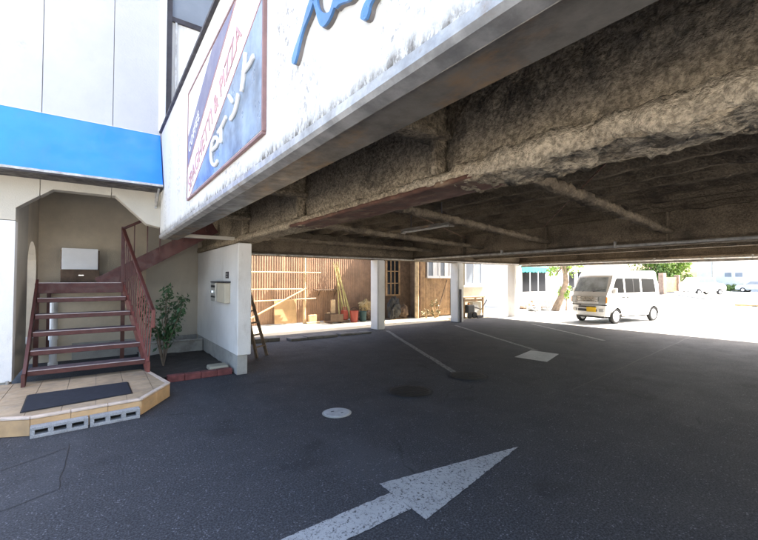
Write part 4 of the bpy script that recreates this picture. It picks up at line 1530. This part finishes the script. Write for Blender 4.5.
me = bpy.data.meshes.new('body')
bm = bmesh.new()
va = [bm.verts.new((p[0], -HW, p[1])) for p in prof]
vb = [bm.verts.new((p[0], HW, p[1])) for p in prof]
n = len(prof)
bm.faces.new(va)
bm.faces.new(vb[::-1])
for i in range(n):
    bm.faces.new((va[i], vb[i], vb[(i + 1) % n], va[(i + 1) % n]))
for z in (.5, .8, 1.05, 1.25, 1.45, 1.65, 1.8):
    bmesh.ops.bisect_plane(bm, geom=bm.verts[:] + bm.edges[:] + bm.faces[:], plane_co=(0, 0, z), plane_no=(0, 0, 1))
for x in (-1.5, -.9, -.4, .1, .6, 1.0, 1.2, 1.35, 1.5, 1.62):
    bmesh.ops.bisect_plane(bm, geom=bm.verts[:] + bm.edges[:] + bm.faces[:], plane_co=(x, 0, 0), plane_no=(1, 0, 0))
for y in (-.5, -.25, 0, .25, .5):
    bmesh.ops.bisect_plane(bm, geom=bm.verts[:] + bm.edges[:] + bm.faces[:], plane_co=(0, y, 0), plane_no=(0, 1, 0))
for v in bm.verts:
    v.co = taper(v.co)
    # bow the front slightly
    if v.co.x > 1.1:
        v.co.x -= .11 * (abs(v.co.y) / HW) ** 2.2
bmesh.ops.recalc_face_normals(bm, faces=bm.faces)
es = [e for e in bm.edges if len(e.link_faces) == 2 and e.calc_face_angle(0) > .7]
bmesh.ops.bevel(bm, geom=es, offset=.065, segments=4, affect='EDGES', profile=.6, clamp_overlap=True)
for f_ in bm.faces:
    f_.smooth = True
bm.to_mesh(me)
bm.free()
body = bpy.data.objects.new('body', me)
COL.objects.link(body)
body.parent = van
me.materials.append(M_vanpaint)


def side_panel(poly, off, name, material, parent, sides=(1, -1), thick=.008):
    for s in sides:
        vs = []
        for k in (0, 1):
            for x_, z_ in poly:
                p = taper(Vector((x_, HW, z_)))
                vs.append((x_, s * (p.y + off + (0 if k else -thick)), z_))
        n_ = len(poly)
        fs = [tuple(range(n_)), tuple(range(2 * n_ - 1, n_ - 1, -1))] + [(i, i + n_, (i + 1) % n_ + n_, (i + 1) % n_) for i in range(n_)]
        MB().add(vs, fs).build(name, material, parent, local=True)


zb_, zt_ = 1.13, 1.66
side_panel([(1.30, zb_), (1.06, 1.60), (.98, zt_), (.62, zt_), (.62, zb_)], .012, 'side_window', M_glass, van)
side_panel([(.50, zb_), (.50, zt_), (-.42, zt_), (-.42, zb_)], .012, 'side_window', M_glass, van)
side_panel([(-.55, zb_), (-.55, zt_), (-1.38, zt_ - .01), (-1.45, zb_)], .012, 'side_window', M_glass, van)
for xx in (.02,):
    side_panel([(xx + .02, zb_), (xx + .02, zt_), (xx - .02, zt_), (xx - .02, zb_)], .016, 'window_bar', M_black, van)
# door seams and handles
for xx in (.56, -.48, 1.22):
    side_panel([(xx + .006, .36 if xx < 1 else .66), (xx + .006, 1.10), (xx - .006, 1.10), (xx - .006, .36 if xx < 1 else .66)], .004, 'door_seam', M_black, van, thick=.006)
for xx in (.66, .40):
    side_panel([(xx + .07, .94), (xx + .07, .985), (xx - .07, .985), (xx - .07, .94)], .022, 'door_handle', M_black, van, thick=.03)
side_panel([(1.1, .34), (1.1, .37), (-1.0, .37), (-1.0, .34)], .006, 'sill_trim', M_galv, van, thick=.01)


def front_panel(pts, off, name, material, parent, thick=.05):
    """pts: (y, z) on the nose / windscreen, laid on the front profile"""
    prof_f = [(1.69, .33)] + front

    def fx(z):
        for (xa, za), (xb, zb2) in zip(prof_f[:-1], prof_f[1:]):
            if za <= z <= zb2:
                return xa + (xb - xa) * (z - za) / (zb2 - za)
        return prof_f[-1][0]
    ns = 6
    cols = []
    ys = [p[0] for p in pts]
    vs = []
    for k in (0, 1):
        for y_, z_ in pts:
            xx = fx(z_) - .11 * (abs(y_) / HW) ** 2.2
            vs.append((xx + off - (0 if k else thick), y_, z_))
    n_ = len(pts)
    fs = [tuple(range(n_)), tuple(range(2 * n_ - 1, n_ - 1, -1))] + [(i, i + n_, (i + 1) % n_ + n_, (i + 1) % n_) for i in range(n_)]
    return MB().add(vs, fs).build(name, material, parent, local=True)


def strip(y0, y1, z0, z1, yt0=None, yt1=None, k=8):
    yt0 = y0 if yt0 is None else yt0
    yt1 = y1 if yt1 is None else yt1
    return [(y0 + (y1 - y0) * i / k, z0) for i in range(k + 1)] + [(yt1 + (yt0 - yt1) * i / k, z1) for i in range(k + 1)]


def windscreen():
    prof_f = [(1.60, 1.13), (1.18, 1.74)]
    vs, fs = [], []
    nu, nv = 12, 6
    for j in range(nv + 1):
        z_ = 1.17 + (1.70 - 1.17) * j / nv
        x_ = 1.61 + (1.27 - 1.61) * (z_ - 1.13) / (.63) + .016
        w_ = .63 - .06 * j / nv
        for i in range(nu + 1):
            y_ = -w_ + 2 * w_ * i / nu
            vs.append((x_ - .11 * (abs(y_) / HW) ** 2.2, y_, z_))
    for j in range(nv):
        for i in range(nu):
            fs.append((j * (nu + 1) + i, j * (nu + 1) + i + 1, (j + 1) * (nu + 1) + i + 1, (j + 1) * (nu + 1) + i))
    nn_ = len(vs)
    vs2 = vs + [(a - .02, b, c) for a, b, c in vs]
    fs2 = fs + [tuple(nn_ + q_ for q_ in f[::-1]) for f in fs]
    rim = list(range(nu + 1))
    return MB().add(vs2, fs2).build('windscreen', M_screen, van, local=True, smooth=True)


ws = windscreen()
for s in (-.25, .18):
    MB().bar((1.60, s, 1.165), (1.52, s + .42, 1.26), .012, .012).build('wiper', M_black, ws, local=True)
front_panel(strip(-.42, .42, .80, .99), .034, 'grille', M_grille, van)
for z_ in (.84, .90, .955):
    front_panel(strip(-.41, .41, z_, z_ + .012), .040, 'grille_bar', M_chrome, van)
for s in (-1, 1):
    a_, b_ = sorted((s * .44, s * .68))
    front_panel(strip(a_, b_, .74, 1.0, k=3), .034, 'headlight', M_lamp, van)
    front_panel(strip(s * .69 - .02, s * .69 + .02, .76, .98, k=1), .034, 'indicator', M_amber, van)
    front_panel(strip(s * .53 - .07, s * .53 + .07, .44, .54, k=2), .034, 'fog_lamp', M_lamp, van)
front_panel(strip(-.34, .34, .58, .63), .034, 'intake', M_black, van)
front_panel(strip(-.36, .36, .44, .53), .034, 'intake', M_black, van)
bp = front_panel(strip(-.71, .71, .665, .70, k=10), .034, 'bumper_seam', M_black, van)
plq = front_panel(strip(.02, .35, .43, .60, k=2), .060, 'number_plate', M_plate, van)
for s in (-1, 1):
    mr = MB().box(1.20, 1.32, s * .80 - .05, s * .80 + .07, 1.10, 1.30) if s > 0 else MB().box(1.20, 1.32, -.87, -.75, 1.10, 1.30)
    mo = mr.build('mirror', M_vanpaint, van, local=True, bevel=.03, seg=2)
    MB().bar((1.25, s * .68, 1.14), (1.26, s * .78, 1.15), .04, .04).build('mirror_arm', M_black, mo, local=True)
for xx in (WF, WR):
    for s in (1, -1):
        yo = s * .655
        prof_t = [(.20, -.07), (.255, -.075), (.275, -.06), (.275, .06), (.255, .075), (.20, .07)]
        tyre = MB()
        vs, fs = [], []
        nn_ = 28
        for r_, h_ in prof_t:
            for k in range(nn_):
                a = 2 * math.pi * k / nn_
                vs.append((xx + r_ * math.cos(a), yo + h_, .275 + r_ * math.sin(a)))
        np_ = len(prof_t)
        for i in range(np_):
            i2 = (i + 1) % np_
            for k in range(nn_):
                k2 = (k + 1) % nn_
                fs.append((i * nn_ + k, i * nn_ + k2, i2 * nn_ + k2, i2 * nn_ + k))
        wh = tyre.add(vs, fs).build('wheel', M_tyre, van, local=True, smooth=True)
        MB().lathe([(.205, yo - .05 * s), (.205, yo + .062 * s), (.15, yo + .07 * s), (.05, yo + .078 * s)], xx, .275, 28, 'y').build('rim', M_alloy, wh, local=True)
        for k in range(8):
            a = 2 * math.pi * k / 8
            cx_, cz_ = xx + .15 * math.cos(a), .275 + .15 * math.sin(a)
            MB().lathe([(.022, yo + .066 * s), (.022, yo + .074 * s)], cx_, cz_, 8, 'y').build('vent_hole', M_black, wh, local=True)
        # dark wheel-arch liner
        vs, fs = [], []
        for k in range(13):
            a = math.pi * k / 12
            for hh in (s * .20, s * .725):
                vs.append((xx + .325 * math.cos(a), hh, .27 + .325 * math.sin(a)))
        for k in range(12):
            fs.append((2 * k, 2 * k + 1, 2 * k + 3, 2 * k + 2))
        MB().add(vs, fs).build('arch_liner', M_black, van, local=True)
B(-1.6, 1.55, -.55, .55, .20, .29).build('underbody', M_black, van, local=True)
for s in (-1, 1):
    B(-1.715, -1.68, s * .64 - .05, s * .64 + .05, .85, 1.30).build('tail_lamp', M_amber, van, local=True)
B(-1.5, .5, -.02, .02, 1.90, 1.925).build('roof_rib', M_vanpaint, van, local=True)

# ------------------------------------------------------------------ far buildings, trees, cars
# white house seen past the timber house
wh = thing('white_house', 'white house with grid windows seen between the timber house and last pillar', 'building', (22.5, 16.5, 0))
B(19.5, 23.4, 16.5, 24, 0, 5.2).build('wall', M_housewhite, wh)
B(19.2, 23.7, 16.1, 24.3, 5.2, 5.4).build('roof', M_roof, wh)
B(19.5, 23.4, 16.44, 16.499, 0, .5).build('plinth', M_conc, wh)
for u0, u1, v0, v1 in ((484, 488, 267, 277), (489, 493.5, 267, 277), (496, 500.5, 267.5, 277)):
    a, b = ony(u0, v1, 16.45), ony(u1, v0, 16.45)
    wf = B(a.x - .06, b.x + .06, 16.44, 16.499, a.z - .06, b.z + .06).build('window', M_frame, wh)
    mid_ = (a.z + b.z) / 2
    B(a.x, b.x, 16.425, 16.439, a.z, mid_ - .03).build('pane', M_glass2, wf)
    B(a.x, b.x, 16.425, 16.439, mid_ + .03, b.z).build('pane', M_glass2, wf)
for u0, u1 in ((486, 499), (503, 509)):
    a, b = onz(u0, 305), onz(u1, 305)
    t = thing('stone_edging', 'low row of stones %s' % ('left of the gap before the white house' if u0 < 500 else 'nearest the last pillar before the white house'), 'edging', ((a.x + b.x) / 2, 15.6, 0))
    for k in range(5):
        xx = a.x + (b.x - a.x) * k / 5
        B(xx, xx + (b.x - a.x) / 5 - .03, 15.5, 15.85, 0, .22 + .06 * random.random()).build('stone', M_brick, t, bevel=.04)
# shop with teal awning
shop = thing('awning_shop', 'white shop with scalloped teal awning over its window', 'building', (22.6, 13.4, 0))
YS = 13.2
xa_, xb2 = ony(516, 290, YS).x, ony(561, 290, YS).x
B(xa_, xb2, YS, YS + 6, 0, 4.2).build('wall', M_housewhite, shop)
B(xa_ - .3, xb2 + .3, YS - .3, YS + 6.3, 4.2, 4.4).build('roof', M_roof, shop)
a, b = ony(521, 293, YS), ony(545, 272, YS)
wf = B(a.x, b.x, YS - .05, YS - .001, a.z, b.z + .3).build('window', M_frame, shop)
n_ = 3
for k in range(n_):
    w_ = (b.x - a.x) / n_
    B(a.x + w_ * k + .06, a.x + w_ * (k + 1) - .06, YS - .065, YS - .051, a.z + .06, b.z + .24).build('pane', M_glass, wf)
aw_z1 = ony(530, 272.5, YS - .7).z
a, b = ony(520, 270, YS - .7).x, ony(549, 270, YS - .7).x
awn = MB().prism([(YS - .002, aw_z1 + .95), (YS - .8, aw_z1 + .30), (YS - .8, aw_z1 + .27), (YS - .002, aw_z1 + .90)], 'x', a, b).build('awning', M_tealawn, shop)
n_ = 9
for k in range(n_):
    w_ = (b - a) / n_
    pts = [(a + w_ * k + .004, aw_z1 + .29)] + [(a + w_ * (k + .5) + (w_ / 2 - .004) * -math.cos(math.pi * j / 8), aw_z1 + .10 - .10 * math.sin(math.pi * j / 8)) for j in range(9)] + [(a + w_ * (k + 1) - .004, aw_z1 + .29)]
    MB().prism(pts, 'y', YS - .815, YS - .802).build('scallop', M_tealawn, awn)
# rockery in front of the shop
for i, (u, v, s_) in enumerate(((527, 309, .35), (534, 311, .30), (541, 310, .42), (547, 310.5, .28))):
    c = onz(u, v)
    rk = thing('rock', ('flat pale rock at the left end of the shop planting strip', 'small rock in front of the shop window', 'largest dark rock before the teal awning shop', 'small round rock beside the leaning tree trunk')[i],
               'rock', (c.x, c.y, 0), group='rocks in front of the shop')
    blob((c.x, c.y, s_ * .3), (s_ * 1.3, s_, s_ * .6), .5, 1.6, 10).build('stone', M_conc if i % 2 else M_brick, rk)
lwl = thing('low_wall', 'low pinkish block wall under the shop window', 'wall', (22, 12.7, 0))
a, b = onz(521, 304.5).x, onz(551, 304.5).x
for k in range(8):
    xx = 20.2 + k * .42
    B(xx, xx + .41, 12.75, 12.9, 0, .42).build('block', M_brick, lwl, bevel=.01)


def tree(name, lab, base, h, crown_c, crown_r, n, size, leafm, trunk_pts, tr_r, seed, clumps=7, group=None):
    t = thing(name, lab, 'tree', base, group=group)
    tk = MB()
    tk.tube(trunk_pts, tr_r, 9)
    rnd_ = random.Random(seed)
    lv = MB()
    top = Vector(trunk_pts[-1])
    for k in range(clumps):
        d = Vector((rnd_.uniform(-1, 1), rnd_.uniform(-1, 1), rnd_.uniform(-.8, 1)))
        c = Vector(crown_c) + Vector((d.x * crown_r[0], d.y * crown_r[1], d.z * crown_r[2])) * .75
        tk.tube([Vector(trunk_pts[-2]).lerp(top, rnd_.uniform(.2, 1)), (Vector(trunk_pts[-2]).lerp(top, .6) + c) / 2 + Vector((0, 0, -.05)), c], [tr_r[-1] * .7, tr_r[-1] * .4, .01], 6)
        s_ = rnd_.uniform(.35, .6)
        leaf_cloud(lv, c, (crown_r[0] * s_, crown_r[1] * s_, crown_r[2] * s_), n // clumps, size, .4, seed * 50 + k, .3)
    tk.build('trunk', M_bark, t)
    lv.build('crown', leafm, t, kind='stuff', recalc=False)
    return t


tb_ = onz(555, 311)
tree('street_tree', 'leaning tree with bright green leaves between the shop and the van', (tb_.x, tb_.y, 0), 4, (tb_.x + .15, tb_.y - .1, 2.7), (1.15, 1.0, 1.1), 1700, .16, M_leaf2,
     [(tb_.x, tb_.y, 0), (tb_.x + .12, tb_.y - .3, .8), (tb_.x + .1, tb_.y - .55, 1.5), (tb_.x + .2, tb_.y - .4, 2.4)], [.20, .15, .13, .09], 5, 12)
lc = MB()
c0 = ony(566, 288, tb_.y - .3)
for k in range(5):
    leaf_cloud(lc, (c0.x + random.uniform(-.25, .25), c0.y, c0.z + random.uniform(-.6, .4)), (.35, .3, .3), 120, .15, .4, 900 + k, .2)
bs = thing('leafy_bush', 'bright yellow-green bush right of the leaning tree trunk', 'bush', (c0.x, c0.y, 0))
lc.build('foliage', M_leaf2, bs, kind='stuff', recalc=False)
MB().tube([(c0.x, c0.y, 0), (c0.x + .05, c0.y, c0.z)], [.05, .02], 7).build('stem', M_bark, bs)
# pale building further along with shop windows
far = thing('far_shopfront', 'pale shopfront with tall dark windows behind the green tree', 'building', (33, 17.5, 0))
YR = 17.5
xa_, xb2 = ony(560, 290, YR).x, ony(590, 290, YR).x
B(xa_, xb2, YR, YR + 6, 0, 4.6).build('wall', M_housewhite, far)
B(xa_ - .2, xb2 + .2, YR - .2, YR + 6.2, 4.6, 4.8).build('roof', M_roof, far)
for u0, u1 in ((562, 566), (568, 574), (577, 583)):
    a, b = ony(u0, 292, YR), ony(u1, 271, YR)
    wf = B(a.x, b.x, YR - .05, YR - .001, max(a.z, .2), b.z).build('window', M_frame, far)
    B(a.x + .08, b.x - .08, YR - .065, YR - .051, max(a.z, .2) + .08, b.z - .08).build('pane', M_glass, wf)
# gate pillar with wooden slats, hedge trees, low wall
gx = onz(668, 294)
gt = thing('slatted_gate', 'brown gate post and slatted panel behind the van tail', 'gate', (gx.x, gx.y, 0))
GY = gx.y
x0, x1 = ony(661, 290, GY).x, ony(678, 290, GY).x
zt_ = ony(668, 275, GY).z
B(x0, x0 + .9, GY - .25, GY + .25, 0, zt_ + .2).build('post', M_brick, gt, bevel=.03)
B(x1 - .5, x1, GY - .25, GY + .25, 0, zt_).build('post', M_brick, gt, bevel=.03)
for k in range(6):
    z_ = .25 + k * (zt_ - .5) / 6
    B(x0 + .9, x1 - .5, GY - .06, GY + .02, z_, z_ + .28).build('slat', M_wood, gt)
for i, (u, hh, rr, mm_) in enumerate(((668, 5.5, 2.2, M_leaf3), (684, 6.5, 2.2, M_leaf2), (696, 5.2, 1.7, M_leaf2))):
    c = onz(u, 293)
    c = Vector((c.x + 4, c.y + 3.0, 0))
    tree('garden_tree', ('olive green garden tree directly behind the slatted gate', 'tallest light green tree between gate and parked white car', 'dark olive tree rising behind the parked white car')[i],
         (c.x, c.y, 0), hh, (c.x, c.y, hh * .58), (rr, rr, hh * .40), 2200, .34, mm_,
         [(c.x, c.y, 0), (c.x + .1, c.y, hh * .3), (c.x, c.y + .1, hh * .6)], [.2, .16, .1], 20 + i, 12, 'garden trees beyond the van')
a, b = onz(676, 295), onz(704, 299.5)
lw2 = thing('kerb_wall', 'low grey kerb wall running from the gate towards the road', 'wall', ((a.x + b.x) / 2, (a.y + b.y) / 2, 0))
n_ = 10
for k in range(n_):
    p, q_ = a.lerp(b, k / n_), a.lerp(b, (k + .97) / n_)
    MB().bar((p.x, p.y, .2), (q_.x, q_.y, .2), .3, .4).build('block', M_conc, lw2)
bo = thing('bollard', 'short grey bollard at the end of the kerb wall', 'bollard', (b.x, b.y - .5, 0))
MB().lathe([(.16, 0), (.16, .75), (.12, .85)], b.x, b.y - .5, 14).build('shaft', M_conc, bo)
MB().lathe([(.165, .55), (.165, .65)], b.x, b.y - .5, 14).build('band', M_white, bo)


def far_car(name, lab, loc, rz, paint_m, scale=(1, 1, 1)):
    t = thing(name, lab, 'car', loc, rz)
    sx, sy, sz = scale
    pr = [(-2.1, .3), (-1.65, .3), (-1.5, .55), (-1.15, .55), (-1.0, .3), (1.0, .3), (1.15, .55), (1.5, .55), (1.65, .3), (2.1, .32), (2.15, .7), (1.95, .92), (1.1, 1.0), (.5, 1.48), (-1.1, 1.52), (-1.75, 1.02), (-2.12, .95)]
    MB().prism([(x_ * sx, z_ * sz) for x_, z_ in pr], 'y', -.82 * sy, .82 * sy).build('body', paint_m, t, local=True, bevel=.07, seg=2)
    gl = [(1.0, 1.04), (.5, 1.40), (-1.05, 1.42), (-1.5, 1.06)]
    MB().prism([(x_ * sx, z_ * sz) for x_, z_ in gl], 'y', -.835 * sy, .835 * sy).build('side_glass', M_glass2, t, local=True)
    for x_ in (-1.32, 1.32):
        for y_ in (-.72, .72):
            w_ = MB().lathe([(.30, y_ * sy - .09), (.30, y_ * sy + .09)], x_ * sx, .3, 18, 'y').build('wheel', M_tyre, t, local=True)
            MB().lathe([(.18, y_ * sy - .10), (.18, y_ * sy + .10)], x_ * sx, .3, 14, 'y').build('rim', M_alloy, w_, local=True)
    return t


c = onz(700, 294.5)
far_car('parked_car', 'rounded white car parked behind the kerb wall under the trees', (c.x, c.y - .2, 0), R(-25), M_vanpaint, (1.05, 1, 1.25))
c = onz(757, 292.5)
far_car('parked_car', 'pale blue-grey car far off at the right, in front of the white house', (c.x + 1, c.y, 0), R(80), mat('blue_car_paint', (.38, .42, .48), .25, .03, 1, 0, coat=.5))
# far white house with two windows
XH = 74
fh = thing('far_house', 'long white house far off with a pair of grey windows', 'building', (XH + 4, 18, 0))
ya_, yb2 = onx(770, 280, XH).y, onx(697, 280, XH).y
B(XH, XH + 8, ya_, yb2, 0, 6.2).build('wall', M_housewhite, fh)
B(XH - .5, XH + 8.5, ya_ - .5, yb2 + .5, 6.2, 6.5).build('roof', M_roof, fh)
for u0, u1 in ((724, 732.5), (734.5, 743.5)):
    a, b = onx(u0, 277.5, XH), onx(u1, 272, XH)
    wf = B(XH - .06, XH - .001, b.y, a.y, a.z, b.z).build('window', M_frame, fh)
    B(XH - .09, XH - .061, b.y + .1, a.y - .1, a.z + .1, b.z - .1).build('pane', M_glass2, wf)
hg = thing('hedge', 'low dark hedge along the foot of the far white house', 'hedge', (XH - 3, 12, 0))
lc = MB()
ya_, yb2 = onx(748, 292, XH - 3).y, onx(720, 292, XH - 3).y
for k in range(14):
    leaf_cloud(lc, (XH - 3, ya_ + (yb2 - ya_) * k / 13, .5), (.6, .5, .55), 90, .3, .4, 700 + k, .3)
lc.build('foliage', M_leaf3, hg, kind='stuff', recalc=False)
B(XH - 3.2, XH - 2.8, ya_, yb2, 0, .3).build('kerb', M_conc, hg)
c = onz(706.5, 293)
up_ = thing('utility_pole', 'slim grey utility pole rising above the parked white car', 'pole', (c.x + 3, c.y, 0))
MB().lathe([(.17, 0), (.12, 9)], c.x + 3, c.y, 12).build('shaft', M_conc, up_)
MB().bar((c.x + 3, c.y - .9, 8.3), (c.x + 3, c.y + .9, 8.3), .1, .1).build('crossarm', M_darkmetal, up_)
c = onz(748, 306.5)
wsn = thing('wheel_stop', 'low yellowish concrete wheel stop on the bright pavement at right', 'wheel stop', (c.x, c.y, 0))
MB().prism([(-.12, 0), (.12, 0), (.07, .13), (-.07, .13)], 'y', -.6, .6).build('bar', M_yellow, wsn, local=True)
B(-.121, .121, -.4, -.2, .02, .06).build('reflector', M_black, wsn, local=True)
